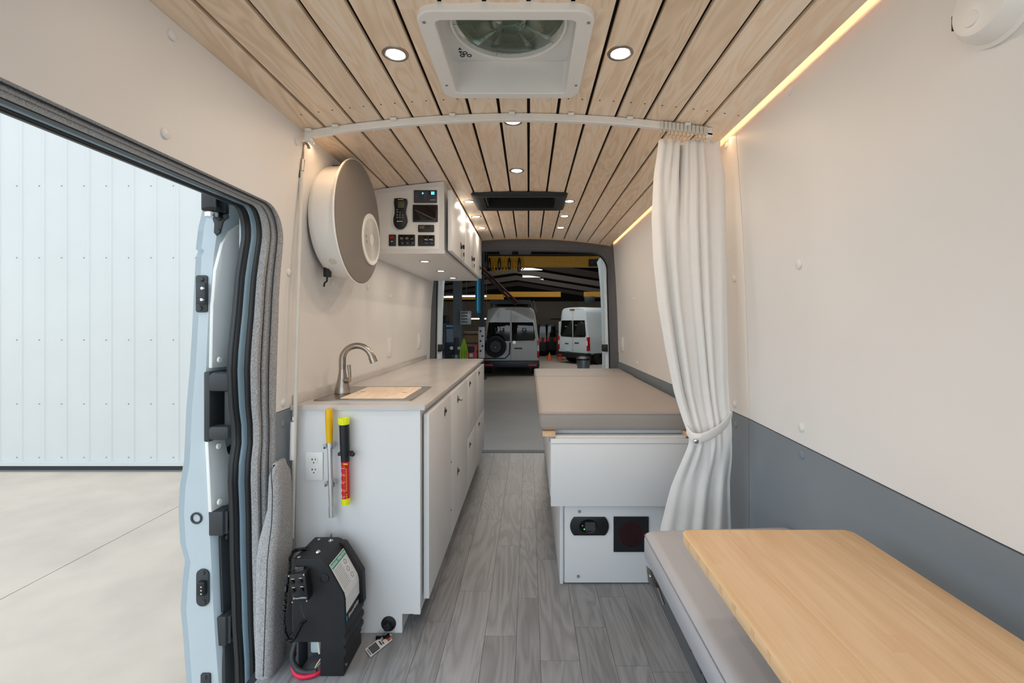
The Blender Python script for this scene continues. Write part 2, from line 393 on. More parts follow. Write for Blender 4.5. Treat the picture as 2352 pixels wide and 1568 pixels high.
# yellow bridge crane
cy = 14.0; a = pix(1122, 590, Y=cy); b = pix(1122, 613, Y=cy)
t = thing('bridge_crane', 'yellow overhead crane beam crossing the near part of the shop', 'crane', (1.5, cy, b.z))
box('beam', (a.x, 7, cy-.15, cy+.15, b.z, a.z), M['crane'], t)
box('top_rail', (a.x, 7, cy-.18, cy+.18, a.z, a.z+.07), M['rafter'], t)
c0 = pix(1352, 595, Y=cy-.16); c1 = pix(1386, 612, Y=cy-.16)
box('sign_board', (c0.x, c1.x+.6, cy-.17, cy-.15, c1.z, c0.z), M['rafter'], t)
box('sign_print', (c0.x+.06, c0.x+.16, cy-.175, cy-.17, c1.z+.08, c0.z-.04), M['ink'], t); box('sign_print', (c0.x+.2, c0.x+.5, cy-.175, cy-.17, c0.z-.09, c0.z-.05), M['ink'], t)
for i in range(11):
    x = a.x+.05+i*.1; g = G(); d = .35+.18*random.random()
    g.tube([(x+.09*math.sin(k/8*PI*2)*.5, cy-.22, a.z-.05-d*math.sin(k/8*PI)) for k in range(9)], .02, seg=6); g.obj('festoon_cable', M['crane' if i % 3 else 'black'], t)
for k, (px, py) in enumerate(((1222, 676), (1370, 676), (1075, 682))):
    c = pix(px, py, Y=21.5); w = (2.7, 1.2, 3.4)[k]
    t = thing('far_crane_beam', ('dim yellow crane beam on the back wall above the grey van', 'dim yellow crane beam with hoist above the white van', 'dim yellow crane beam at left behind the columns')[k], 'crane', c, 'far crane beams')
    box('beam', (c.x-w/2, c.x+w/2, 21.4, 21.6, c.z-.12, c.z+.12), M['cranedim'], t)
    if k == 1: box('hoist', (c.x-.6, c.x-.1, 21.25, 21.4, c.z-.42, c.z-.1), M['black'], t, .03)
# columns
def column(px, w, y, m, label):
    c = pix(px, 700, Y=y); t = thing('steel_column', label, 'column', (c.x, y, GZ))
    g = G(); g.box(c.x-w/2, c.x+w/2, y-.12, y-.09, GZ, 5.6); g.box(c.x-w/2, c.x+w/2, y+.09, y+.12, GZ, 5.6); g.box(c.x-w/2, c.x-w/2+.1, y-.1, y+.1, GZ, 5.6)
    g.obj('shaft', m, t); box('base_plate', (c.x-w/2-.08, c.x+w/2+.08, y-.2, y+.2, GZ, GZ+.04), m, t); return c
column(1051, .24, 14, M['postgrey'], 'grey steel lift column behind the kitchen counter')
column(1107, .14, 15, M['dsteel'], 'thin dark steel column beside the hanging blue tube')
c0 = pix(1097, 560, Y=12); c1 = pix(1097, 719, Y=12)
t = thing('hanging_blue_tube', 'blue fabric tube hanging from the shop roof', 'tube', (c0.x, 12, c1.z))
g = G().tube([(c0.x, 12, 6.19), (c0.x, 12, c0.z), (c0.x+.01, 12, c1.z)], [.075, .075, .07], seg=14); g.obj('tube', M['teal'], t)
box('stripe', (c0.x+.0, c0.x+.015, 11.92, 11.93, c1.z+.05, c0.z), M['translucent'], t)
# heater box on the column
c0 = pix(1057, 714, Y=13.6); c1 = pix(1080, 745, Y=13.6)
t = thing('unit_heater', 'pale louvred heater box hung beside the grey lift column', 'heater', (c0.x, 13.6, c1.z))
box('case', (c0.x, c1.x, 13.6, 13.85, c1.z, c0.z), M['silverpaint'], t, .01)
for i in range(4):
    z = c1.z+.05+i*.09; box('louvre', (c0.x+.03, c1.x-.08, 13.585, 13.6, z, z+.05), M['postgrey'], t)
# diagonal dark red duct
p0 = pix(1108, 616, Y=12.6); p1 = pix(1188, 694, Y=15.3)
t = thing('exhaust_boom', 'dark red diagonal boom crossing above the grey van', 'boom', p0); G().cyl(p0+Vector((-.02, 0, 0)), (p0.x-.02, p0.y, 6.2), .02, seg=6).obj('hanger_rod', M['dsteel'], t); G().tube([p0, p1], .04, seg=8).obj('arm', M['darkred'], t); G().tube([p0+Vector((0,0,-.12)), p1+Vector((-.06,0,-.08))], .035, seg=8).obj('rail', M['black'], t)
# workshop equipment on the left
def shopbox(name, label, cat, x0, y0, x1, y1, Y, d, m, parts=()):
    a = pix(x0, y0, Y=Y); b = pix(x1, y1, Y=Y); bz = b.z
    t = thing(name, label, cat, ((a.x+b.x)/2, Y, bz)); box('body', (a.x, b.x, Y, Y+d, bz, a.z), m, t, .01)
    for nm, u0, v0, u1, v1, pm in parts:
        xx0 = a.x+(b.x-a.x)*u0; xx1 = a.x+(b.x-a.x)*u1; zz0 = a.z+(bz-a.z)*v1; zz1 = a.z+(bz-a.z)*v0
        box(nm, (xx0, xx1, Y-.015, Y, zz0, zz1), M[pm], t)
    return t
shopbox('parts_washer', 'grey cabinet with a blue header left of the lift column', 'cabinet', 1023, 744, 1043, 786.8, 14.6, .5, M['blue'], (('door', .12, .25, .98, .98, 'galv'), ('sign', .1, .06, .95, .16, 'translucent')))
t = shopbox('tool_chest', 'dark blue tool chest under the grey cabinet', 'tool chest', 1021, 787, 1044, 856, 14.6, .5, M['blue'], [('drawer', .06, .05+.13*i, .94, .16+.13*i, 'dsteel') for i in range(7)])
shopbox('monitor', 'black monitor on a red bracket left of the lift column', 'monitor', 1015, 724, 1032, 743.6, 14.62, .1, M['black'], (('bracket', 0, .93, 1, 1.0, 'red'),))
shopbox('shelf_unit', 'tan wooden shelf unit holding red tools', 'shelf', 1064, 762, 1098, 859, 15.4, .4, M['tan'], [('shelf', 0, .2*i+.05, 1, .2*i+.08, 'dsteel') for i in range(5)])
shopbox('notice_board', 'white board with small drawings right of the wooden shelf', 'board', 1099, 751, 1113, 822, 14.8, .04, M['tag'], [('drawing', .2+.3*(i % 2), .1+.16*i, .5+.3*(i % 2), .16+.16*i, 'ink') for i in range(5)])
shopbox('red_pump_cart', 'red and black pump machine standing before the wooden shelf', 'machine', 1072, 795, 1092, 850, 14.2, .35, M['red'], (('motor', .1, .0, .9, .25, 'black'), ('gauge', .3, .3, .7, .45, 'tag'), ('tank', .05, .5, .95, .9, 'dsteel')))
c = pix(1065, 778, Y=12.9)
t = thing('green_hose', 'lime green coiled hose hanging by the grey column', 'hose', (c.x, 12.9, c.z))
for k in range(5):
    G().tube([(c.x+(k-2)*.02*math.sin(i/10*PI)*2.4, 12.9+.02*k, c.z-.95*i/10) for i in range(11)], .022, seg=6).obj('hose_loop', M['green'], t)
c = pix(1048, 775, Y=13.4)
t = thing('fluid_machine', 'dark grey service machine with gauges in front of the grey column', 'machine', (c.x, 13.4, GZ))
G().cyl((c.x, 13.4, GZ), (c.x, 13.4, c.z-.5), .13).obj('tank', M['galv'], t); G().cyl((c.x, 13.4, c.z-.5), (c.x, 13.4, c.z), .1, .06).obj('motor', M['dsteel'], t)
for k in (-1, 1): G().cyl((c.x+.11*k, 13.25, c.z-.3), (c.x+.11*k, 13.22, c.z-.3), .05).obj('gauge', M['tag'], t)
# dark vehicles and cones far back
def dark_car(px0, px1, py0, Y, label):
    a = pix(px0, py0, Y=Y); b = pix(px1, py0, Y=Y); t = thing('parked_car', label, 'car', ((a.x+b.x)/2, Y, GZ), 'dark vehicles at the back of the shop')
    w = b.x-a.x; g = G(); x0, x1 = a.x, b.x
    g.prism([(x0, Y, GZ+.3), (x0, Y, GZ+1.0), (x0+w*.12, Y, a.z), (x1-w*.12, Y, a.z), (x1, Y, GZ+1.0), (x1, Y, GZ+.3)], (0, 4.2, 0), .04); g.obj('body', M['black'], t)
    G().prism([(x0+w*.1, Y-.01, GZ+1.05), (x0+w*.17, Y-.01, a.z-.1), (x1-w*.17, Y-.01, a.z-.1), (x1-w*.1, Y-.01, GZ+1.05)], (0, .03, 0)).obj('rear_window', M['glass'], t)
    for sx in (x0+.04, x1-.16): box('tail_light', (sx, sx+.12, Y-.02, Y, GZ+.8, GZ+1.05), M['tail'], t); 
    for sx in (x0+.02, x1-.24):
        for yy in (.6, 3.4): G().cyl((sx, Y+yy, GZ+.33), (sx+.22, Y+yy, GZ+.33), .33).obj('wheel', M['tire'], t)
dark_car(1237, 1256, 746, 25, 'dark car with one bright lamp at the back of the shop')
dark_car(1255, 1279, 745, 25.8, 'black pickup behind the shop, between the dark car and the pale door')
a = pix(1283, 738, Y=23); b = pix(1303, 787, Y=23)
t = thing('loose_van_door', 'pale grey van panel standing left of the white van', 'panel', ((a.x+b.x)/2, 23, b.z)); G().box(a.x, b.x, 23, 23.1, GZ+.02, a.z, .03).obj('skin', M['silverpaint'], t); box('hinge', (a.x-.04, a.x, 23, 23.05, b.z+.3, b.z+.4), M['dsteel'], t)
for px, py, lb in ((1262, 790, 'orange cone beside the black pickup'), (1287, 796, 'orange cone beside the pale van panel')):
    c = pix(px, py, Y=22.5); t = thing('traffic_cone', lb, 'cone', (c.x, 22.5, GZ)); G().cyl((c.x, 22.5, GZ+.03), (c.x, 22.5, GZ+.38), .12, .02).obj('cone', M['orange'], t); box('base', (c.x-.14, c.x+.14, 22.36, 22.64, GZ, GZ+.03), M['orange'], t)
# ---------------------------------------------------------------- parked vans
def van(label, x, y, rz, paint, spare, H=2.42, name='cargo_van', halfwin=False):
    t = thing(name, label, 'van', (x, y, GZ), None, True, rz)
    k = H/2.42
    sec = [(.86,.42),(.99,.5),(1.0,.9),(1.0,1.18),(.965,1.35),(.90,1.8*k),(.85,2.15*k),(.80,2.3*k),(.68,2.39*k),(.4,2.42*k)]
    def row(yy, s=0, zt=1):
        r = [((w-s), .42+(z-.42)*zt-(s if z > 1.5 else 0)) for w, z in sec]; r = r+[(-w, z) for w, z in r[::-1]]
        return [Vector((w, yy, z)) for w, z in r]
    g = G(); rows = [row(0, .05), row(.03, .015), row(.1), row(4.3), row(4.9, .02, .93), row(5.5, .08, .5), row(5.9, .15, .35)]; g.rows(rows, close=True)
    for r, rev in ((rows[0], 0), (rows[-1], 1)):
        vs = [g.b.verts.new(v) for v in r]; g.b.faces.new(vs)
    bmesh.ops.remove_doubles(g.b, verts=g.b.verts, dist=.001)
    g.obj('body', paint, t)
    box('door_seam', (-.004, .004, -.006, .001, .5, 2.3*k), M['charcoal'], t)
    for s in (-1, 1):
        zt, zb = 1.86*k, 1.22
        if halfwin and s > 0: pass
        pl = [(s*.03, zb-.02), (s*.03, zt), (s*.78, zt), (s*.86, zb+.08), (s*.8, zb)]
        G().prism([(a, -.012, b) for a, b in pl], (0, .03, 0), .006).obj('rear_window', M['glass'], t)
        G().box(s*.985-.06 if s > 0 else -1.0, s*1.0 if s > 0 else -.925, -.03, .12, .62, 1.22, .012).obj('tail_light', M['tail'], t)
        box('clear_lens', ((.93 if s > 0 else -.99), (.99 if s > 0 else -.93), -.036, -.02, .85, 1.05), M['tag'], t)
        box('reflector', (s*.62 if s > 0 else -.9, s*.9 if s > 0 else -.62, -.135, -.12, .34, .4), M['red'], t)
        for yy in (.75, 4.5): G().lathe((s*.86-.13, yy, .36), (1, 0, 0), [(0, .05), (0, .36), (.26, .36), (.26, .05)], 24).obj('wheel', M['tire'], t)
    G().box(-1.0, 1.0, -.13, .2, .28, .52, .03).obj('bumper', M['black'], t)
    box('underbody', (-.85, .85, .2, 5.6, .3, .45), M['black'], t)
    box('licence_plate', (-.52, -.2, -.02, -.006, .55, .71), M['plate'], t)
    box('brake_light', (-.2, .12, -.02, .03, 2.3*k, 2.34*k), M['tail'], t)
    box('badge', (.12, .4, -.012, 0, .92, .97), M['ink'], t)
    if spare:
        G().lathe((-.52, -.14, 1.02), (0, -1, 0), [(0, .1), (0, .34), (.03, .37), (.2, .37), (.23, .33), (.23, .25), (.17, .22), (.17, .05)], 32).obj('spare_wheel', M['tire'], t)
        G().lathe((-.52, -.3, 1.02), (0, -1, 0), [(0, .22), (.02, .2), (.02, .06), (.05, .05), (.05, 0)], 24).obj('wheel_rim', M['dsteel'], t)
        G().cyl((-.52, -.36, 1.0), (-.52, -.37, 1.0), .03).obj('hub_cap', M['orange'], t)
        G().tube([(-.92, -.08, 1.5), (-.92, -.1, 1.0), (-.9, -.12, .6), (-.2, -.12, .6), (-.05, -.1, .75), (-.03, -.05, 1.15)], .022, seg=8).obj('carrier', M['black'], t)
        G().cyl((.12, -.03, 1.16), (.12, -.1, 1.16), .06).obj('round_lamp', M['chrome'], t)
        g = G(); g.box(-.75, .72, -.1, 3.6, H+.08, H+.14); g.box(-.72, .7, -.12, -.08, H+.14, H+.22)
        for i in range(8): g.box(-.72, .7, .2+i*.42, .26+i*.42, H+.14, H+.17)
        g.obj('roof_rack', M['black'], t)
        for s in (-.7, .68):
            G().cyl((s, .3, H-.06), (s, .3, H+.09), .025).obj('rack_foot', M['black'], t)
        G().tube([(.78, -.02, H+.2), (.86, -.02, H-.05), (.92, -.02, H-.2)], .03, seg=8).obj('awning_arm', M['galv'], t)
    else:
        box('door_badge', (-.55, -.3, -.012, 0, .88, .92), M['ink'], t)
        box('side_seam', (1.0, 1.004, .9, 1.0, .9, 1.7), M['inkgrey'], t)
    return t
van('pale grey high-roof van with a black spare wheel on its rear door', -.62, 16, 0, M['silverpaint'], True)
p = pix(1357, 800, Y=19.2)
van('white cargo van parked at an angle at the right of the shop', p.x-.62, 20.6, math.radians(-54), M['whitepaint'], False, 2.55)
c = pix(1340, 842, Y=17); t = thing('bin', 'galvanised round bin with a black liner before the white van', 'bin', (c.x, 17, GZ))
G().lathe((c.x, 17, GZ), (0, 0, 1), [(0, 0), (0, .2), (.3, .25), (.5, .25)], 24).obj('can', M['galv'], t); G().lathe((c.x, 17, GZ+.46), (0, 0, 1), [(0, .27), (.06, .27), (.12, .2), (.15, 0)], 24).obj('liner', M['black'], t)
# ================================================================ VAN CABIN SHELL
# ---- floor
fl = struct(box('floor', (-.93, .86, Y0, YE-.03, -.06, -.004), M['charcoal']))
cols = [-.9,-.79,-.67,-.55,-.406,-.307,-.165,-.045,.042,.179,.30,.418,.546,.66,.826]
yy = lambda y: 1.18*F/(y-742)
known = {4:[yy(1427), yy(1227), yy(1124)], 5:[yy(1357), yy(1192), yy(1101)], 6:[yy(1460), yy(1253), yy(1135), yy(1063)], 7:[yy(1373), 2.62, yy(1107)], 8:[yy(1285), yy(1170), yy(1076)], 9:[yy(1440), 2.5, 3.2], 11:[yy(1543), 2.2, 2.9]}
for i in range(len(cols)-1):
    js = known.get(i) or [1.2+.45*random.random()+.68*k for k in range(4)]
    js = [j for j in js if .9 < j < YE-.1]
    while js[0] > 1.2: js.insert(0, js[0]-.68)
    while js[-1] < YE-.8: js.append(js[-1]+.7)
    js = [.5]+[j for j in js if j > .6]+[YE-.032]
    for a, b in zip(js[:-1], js[1:]):
        if b-a < .02: continue
        box('floor_plank', (cols[i]+.0006, cols[i+1]-.0006, a+.0006, b-.0006, -.004, 0), M['vinyl'], fl)
box('threshold_strip', (-.8, .72, YE-.03, YE+.06, -.05, .002), M['postgrey'], fl)
# ---- left wall with the sliding-door opening
HZ = 1.585; YO = 1.63; RC = .12
def wallgrid(cols_, fx, th, n=14):
    """cols_: list of (y, zlow, ztop)"""
    g = G(); rows = []
    for y, a, b in cols_:
        r = [Vector((fx(a+(b-a)*i/n), y, a+(b-a)*i/n)) for i in range(n+1)]
        r2 = [v+Vector((th, 0, 0)) for v in r][::-1]
        rows.append(r+r2)
    g.rows(rows, close=True)
    for r in (rows[0], rows[-1]):
        n_ = len(r)//2
        for i in range(n_-1):
            vs = [g.b.verts.new(v) for v in (r[i], r[i+1], r[-2-i], r[-1-i])]; g.b.faces.new(vs)
    return g
def arc_low(y):
    if y <= YO-RC: return HZ
    k = (y-(YO-RC))/RC; return HZ-RC+RC*math.sqrt(max(0, 1-k*k))
cs = [(y, arc_low(y), 1.99) for y in [Y0, 0, .5, 1.0, 1.3, YO-RC]+[YO-RC+RC*math.sin(i/8*PI/2) for i in range(1, 9)]]
wl = struct(wallgrid(cs, WL, -.03).obj('wall_left', M['wall']))
cs = [(y, .86, 1.99) for y in (YO, 2.2, 3, YE)]; wallgrid(cs, WL, -.03).obj('upper_panel', M['wall'], wl)
cs = [(y, -.05, .858) for y in (YO, 2.2, 3, YE)]; wallgrid(cs, lambda z: WL(z)+.002, -.03, 6).obj('lower_panel', M['wallgrey'], wl)
# ---- right wall
zb = lambda y: interp(y, [(-1, .76), (.76, .795), (1.81, .827), (4.2, .83)])
cs = [(y, zb(y), 1.99) for y in [Y0, 0, .4, .8, 1.2, 1.7]]
wr = struct(wallgrid(cs, WR, .03).obj('wall_right', M['wall']))
wallgrid([(y, zb(y), 1.99) for y in (1.703, 2.4, 3.2, YE)], WR, .03).obj('upper_panel', M['wall'], wr)
wallgrid([(y, -.05, zb(y)-.003) for y in [Y0, 0, .4, .8, 1.2, 1.7]], lambda z: WR(z)-.002, .03, 6).obj('lower_panel', M['wallgrey'], wr)
wallgrid([(y, -.05, zb(y)-.003) for y in (1.703, 2.4, 3.2, YE)], lambda z: WR(z)-.002, .03, 6).obj('lower_panel', M['wallgrey'], wr)
def caps(lst, wx, side, parent):
    for px, py, grey in lst:
        X = wx(1.2)
        for _ in range(6):
            p = pix(px, py, X=X); X = wx(p.z)
        g = G().lathe((X, p.y, p.z), (side, 0, 0), [(-.001, .0135), (.003, .0135), (.0055, .010), (.0065, 0)], 16)
        g.obj('fastener_cap', M['wallgrey' if grey else 'wall'], parent)
caps([(395,80,0),(380,306,0),(682,325,0),(663,625,0),(650,925,0),(648,973,1),(764,648,0),(782,655,0),(845,660,0),(897,680,0)], WL, 1, wl)
caps([(1814,208,0),(1668,333,0),(1836,607,0),(1687,640,0),(1842,982,0),(1688,928,0),(1691,975,1),(1843,1044,1),(1456,686,0),(1464,833,0)], WR, -1, wr)
# ---- ceiling boards with holes for fan and vent
FAN = (-.27, .155, 1.115, 1.515); VENT = (-.31, .20, 2.70, 3.03)
HOLES = [FAN, VENT]
def subtract(rect, holes):
    out = [rect]
    for hx0, hx1, hy0, hy1 in holes:
        nx = []
        for x0, x1, y0, y1 in out:
            if x1 <= hx0 or x0 >= hx1 or y1 <= hy0 or y0 >= hy1: nx.append((x0, x1, y0, y1)); continue
            if y0 < hy0: nx.append((x0, x1, y0, hy0))
            if y1 > hy1: nx.append((x0, x1, hy1, y1))
            a, b = max(y0, hy0), min(y1, hy1)
            if x0 < hx0: nx.append((x0, hx0, a, b))
            if x1 > hx1: nx.append((hx1, x1, a, b))
        out = nx
    return out
ce = None
g = G()
N_ = 16; xe = [-.86+(.716+.86)*i/N_ for i in range(N_+1)]
for i in range(N_):
    for x0, x1, y0, y1 in subtract((xe[i], xe[i+1], Y0, YE+.0), HOLES):
        g.prism([(x0, y0, ZC(x0)+.016), (x1, y0, ZC(x1)+.016), (x1, y1, ZC(x1)+.016), (x0, y1, ZC(x0)+.016)], (0, 0, .01))
ce = struct(g.obj('ceiling', M['darkgap'], smooth=False))
def board(x0, x1, y0, y1):
    g = G(); n = 4; xx = [x0+(x1-x0)*i/n for i in range(n+1)]
    lo = [Vector((x, y0, ZC(x))) for x in xx]
    # small chamfer on the long edges
    lo[0].z += .002; lo[-1].z += .002
    g.prism(lo+[Vector((x, y0, ZC(x)+.014)) for x in xx[::-1]], (0, y1-y0, 0))
    return g.obj('ceiling_board', M['maple'], ce, smooth=False)
for k in range(-8, 7):
    x0 = k*.1075+.0056; x1 = (k+1)*.1075-.0056
    x0 = max(x0, -.838); x1 = min(x1, .748)
    if k == 6: x1 = .748
    for r in subtract((x0, x1, Y0, YE-.01), HOLES):
        if r[1]-r[0] > .006: board(*r)
g = G(); pts = [(-.838+1.59*i/24) for i in range(25)]
g.rows([[Vector((x, YE-.01, ZC(x)-.004)) for x in pts], [Vector((x, YE-.01, ZC(x)+.03)) for x in pts], [Vector((x, YE+.012, ZC(x)+.03)) for x in pts], [Vector((x, YE+.012, ZC(x)-.004)) for x in pts], [Vector((x, YE-.01, ZC(x)-.004)) for x in pts]])
g.obj('end_trim', M['mapleedge'], ce)
g = G()
for y in (1.565,):
    for k in range(-8, 7):
        for f in (.28, .72):
            x = k*.1075+.1075*f
            if -.82 < x < .73: g.cyl((x, y, ZC(x)-.0006), (x, y, ZC(x)+.004), .003, seg=8)
for k in range(-3, 2):
    for f in (.28, .72): x = k*.1075+.1075*f; g.cyl((x, 2.64, ZC(x)-.0006), (x, 2.64, ZC(x)+.004), .003, seg=8)
g.obj('screw_holes', M['ink'], ce)['kind'] = 'stuff'
# roof skin over everything
g = G()
for x0, x1, y0, y1 in subtract((-.98, .92, Y0, YE+.2), [(FAN[0]+.01, FAN[1]-.01, FAN[2], FAN[3])]): g.box(x0, x1, y0, y1, 2.14, 2.16)
rs = struct(g.obj('roof_skin', M['whitepaint']))
g = G(); g.box(-.98, -.86, Y0, YE+.2, 1.985, 2.15); g.box(.80, .92, Y0, YE+.2, 1.985, 2.15)
struct(g.obj('trim_20', M['whitepaint']))
# ---- LED strip in the gap between the ceiling boards and the right wall
st = thing('led_strip', 'warm glowing LED strip in the gap above the right wall', 'light', (.755, 1.7, ZC(.755)+.01))
box('light_strip', (.724, .728, Y0+.1, YE-.02, ZC(.728)+.0105, ZC(.728)+.022), M['led'], st)
box('strip_channel', (.720, .724, Y0+.1, YE-.02, ZC(.72)+.0105, ZC(.72)+.024), M['alu'], st)
o = lamp('AREA', 'led_strip_lamp', (.7615, 1.75, ZC(.75)+.004), 3.2, (1, .62, .33), .008, (.775, 1.75, 1.0), 4.6)
# ---- rear door frame
def path_rr(x0, x1, z0, z1, r, n=10):
    """open path up left side, over the top, down the right side"""
    p = [(x0-.02, z0), (x0-.015, z0+.45), (x0-.01, z0+.9), (x0, z1-r-.1)]
    p += [(x0+r-r*math.cos(i/n*PI/2), z1-r+r*math.sin(i/n*PI/2)) for i in range(n+1)]
    p += [(x0+(x1-x0)*f, z1+.012*math.sin(f*PI)) for f in (.3, .4, .5, .6, .7)]
    p += [(x1-r+r*math.sin(i/n*PI/2), z1-r+r*math.cos(i/n*PI/2)) for i in range(n+1)]
    p += [(x1, z1-r-.1), (x1+.02, z0+.9), (x1+.03, z0+.45), (x1+.03, z0)]
    return p
inn = path_rr(-.865, .745, 0, 1.845, .17); out = []
for x, z in inn:
    out.append((-.93 if x < -.6 else (.82 if x > .5 else x), z))
g = G()
outp = path_rr(-.93, .80, 0, 1.985, .03)
mid = path_rr(-.885, .765, 0, 1.875, .17)
g.rows([[Vector((x, YE+.0, z)) for x, z in outp], [Vector((x, YE+.01, z)) for x, z in mid], [Vector((x, YE+.05, z)) for x, z in inn], [Vector((x, YE+.11, z)) for x, z in inn], [Vector((x, YE+.13, z)) for x, z in outp], [Vector((x, YE+.0, z)) for x, z in outp]])
rf = struct(g.obj('door_2', M['fabdark']))
g = G(); g.rows([[Vector((x, YE+a, z+dz)) for x, z in path_rr(-.866+b*.4, .746-b*.4, 0, 1.85-b*.4, .17)] for a, b, dz in ((.11, .0, 0), (.11, .02, 0), (.135, .02, 0), (.135, 0, 0), (.11, 0, 0))]); g.obj('rubber_seal', M['rubber'], rf)
for px in (1162, 1205):
    c = pix(px, 576, Y=YE+.1); g = G(); g.prism([(c.x-.08, YE+.05, c.z+.035), (c.x+.08, YE+.05, c.z+.035), (c.x+.075, YE+.05, c.z+.02), (c.x+.055, YE+.05, c.z-.035), (c.x-.055, YE+.05, c.z-.035), (c.x-.075, YE+.05, c.z+.02)], (0, .06, 0), .004); g.obj('latch_catch', M['charcoal'], rf)
# open rear doors
for s, x0, x1, lb in ((-1, -.872, -.965, 'white rear van door swung open at the left of the rear opening'), (1, .765, .822, 'white rear van door swung open at the right of the rear opening')):
    t = thing('rear_door', lb, 'door', (x0, 4.32, 0))
    g = G(); yb = 5.08
    lev = [(-.35, 0), (.5, 0), (.9, .0), (1.3, .01), (1.6, .025), (1.8, .045), (1.86, .06)]
    rows = []
    for z, q in lev:
        a = Vector((x0-s*q*.8, 4.33, z)); b = Vector((x1-s*q, yb, z)); n = Vector((s*.05, 0, 0))
        rows.append([a, b, b+n, a+n])
    g.rows(rows, close=True)
    for r in (rows[0], rows[-1]): g.b.faces.new([g.b.verts.new(v) for v in r])
    g.obj('door_shell', M['doorpaint'], t)
    g = G(); rows = []
    for z, q in lev[:-1]:
        a = Vector((x0-s*(q*.8+.012), 4.45, z)); b = Vector((x1-s*(q+.012), yb-.18, z)); rows.append([a, b, b+Vector((s*.03,0,0)), a+Vector((s*.03,0,0))])
    g.rows(rows, close=True); g.b.faces.new([g.b.verts.new(v) for v in rows[-1]]); g.obj('inner_panel', M['doorpaint'], t)
    c = pix(1008 if s < 0 else 1393, 800, Y=4.45); G().box(c.x-.04, c.x+.03, 4.42, 4.5, c.z-.03, c.z+.04, .006).obj('hinge_stop', M['black'], t)
# ================================================================ SLIDING DOOR OPENING TRIM (left)
YL = lambda z: sinterp(z, [(1.54,1.574),(1.3,1.552),(1.03,1.529),(.87,1.5455),(.797,1.567),(.75,1.555),(.68,1.5386),(.5,1.548),(.4,1.55),(.2,1.56),(-.05,1.578)])
bands = [(0,-.018,0),(.1,-.028,.012),(.31,-.035,.0),(.42,-.04,-.012),(.53,-.048,.0),(.62,-.06,.012),(.75,-.07,.004),(.84,-.083,.0),(.90,-.09,-.004),(.96,-.098,.0),(1.0,-.118,0),(1.0,-.13,0)]
def jamb_row(i):
    """3-D polyline of band boundary index i, going from the floor up and round the corner and along the header"""
    t, dx, ex = bands[i]; pts = []; n = 26
    zc = HZ-RC
    for k in range(n):
        z = -.12+(zc+.12)*k/(n-1); y = YO+(YL(z)-YO)*t; w = ex*.8
        pts.append(Vector((WL(z)+dx+w*.9+.018, y-abs(w)*.2, z)))
    yv = YO+(YL(zc)-YO)*t; off = (YO-yv); oh = off*.2
    ca = Vector((YO-RC, zc)); rv = RC-off; rh = RC-oh
    for k in range(1, 11):
        a = k/10*PI/2; y = ca.x+(RC-off)*math.cos(a); z = ca.y+(RC-oh)*math.sin(a)
        pts.append(Vector((WL(z)+dx+ex*.72+.018, y, z)))
    zt = HZ-oh
    for y in (1.2, .8, .4, 0, -.4, Y0): pts.append(Vector((WL(zt)+dx+ex*.72+.018, min(y, ca.x), zt)))
    return pts
R_ = [jamb_row(i) for i in range(len(bands))]
fr = struct(G().rows(R_[0:3]).obj('door_1', M['fab'], recalc=False))
for nm, a, b, m in (('inner_fabric_band', 2, 4, 'fab'), ('outer_fabric_band', 4, 7, 'fab'), ('rubber_channel', 6, 8, 'rubber'), ('seal_highlight_strip', 7, 10, 'rubberhighlight'), ('rubber_lip', 9, 12, 'rubber')):
    o = G().rows(R_[a:b]).obj(nm, M[m], fr); md = o.modifiers.new('s', 'SOLIDIFY'); md.thickness = .004; md.offset = -1 if False else 0
G().tube([p+Vector((.006, -.002, 0)) for p in R_[2]], .0022, seg=6).obj('stitch_line', M['stitch'], fr)
G().tube([p+Vector((.002, 0, 0)) for p in R_[10]], .005, seg=8).obj('seal_bead', M['rubber'], fr)
g = G(); g.rows([R_[-1], [p+Vector((-.02, .07, 0)) if i < 36 else p+Vector((-.02, 0, .06)) for i, p in enumerate(R_[-1])]]); g.obj('body_flange', M['whitepaint'], fr)
# body side outside
g = G(); g.box(-1.03, -.95, 1.62, YE+.2, -.25, 2.0); struct(g.obj('trim_21', M['whitepaint']))
box2 = struct(box('trim_22', (-1.03, -.9, Y0, 1.6, HZ+.05, 2.0), M['whitepaint']))
# ---- fabric pillar cover on the floor
t = thing('pillar_cover', 'tall grey tweed padded cover standing at the rear edge of the sliding door', 'padded cover', (-.885, 1.58, 0))
g = G(); rows = []
zs = [0, .01, .05, .12, .2, .3, .38, .44, .49, .54, .6, .65, .675, .69, .697]
for z in zs:
    yf = interp(z, [(0, 1.507), (.15, 1.512), (.4, 1.525), (.5, 1.553), (.65, 1.56), (.69, 1.575), (.7, 1.6)])
    xl = interp(z, [(0, -.915), (.4, -.922), (.47, -.918), (.53, -.902), (.65, -.9), (.69, -.89), (.7, -.88)])
    xr = interp(z, [(0, -.857), (.35, -.853), (.62, -.855), (.68, -.865), (.7, -.875)])
    yb_ = interp(z, [(0, 1.61), (.3, 1.66), (.65, 1.66), (.7, 1.63)])
    rr = .022 if z < .68 else .006
    rows.append([Vector((a, b, z)) for a, b in rrect(xl, xr, yf, yb_, rr, 4)])
g.rows(rows, close=True); g.b.faces.new([g.b.verts.new(v) for v in rows[-1]]); g.obj('padded_body', M['fab'], t, ang=80)
seam = []
for z in zs[1:-2]:
    yf = interp(z, [(0, 1.507), (.15, 1.512), (.4, 1.525), (.5, 1.553), (.65, 1.56), (.69, 1.575), (.7, 1.6)]); xr = interp(z, [(0, -.857), (.35, -.853), (.62, -.855), (.68, -.865)])
    seam.append((xr-.022, yf-.0005, z))
G().tube(seam, .0013, seg=5).obj('seam', M['stitch'], t)
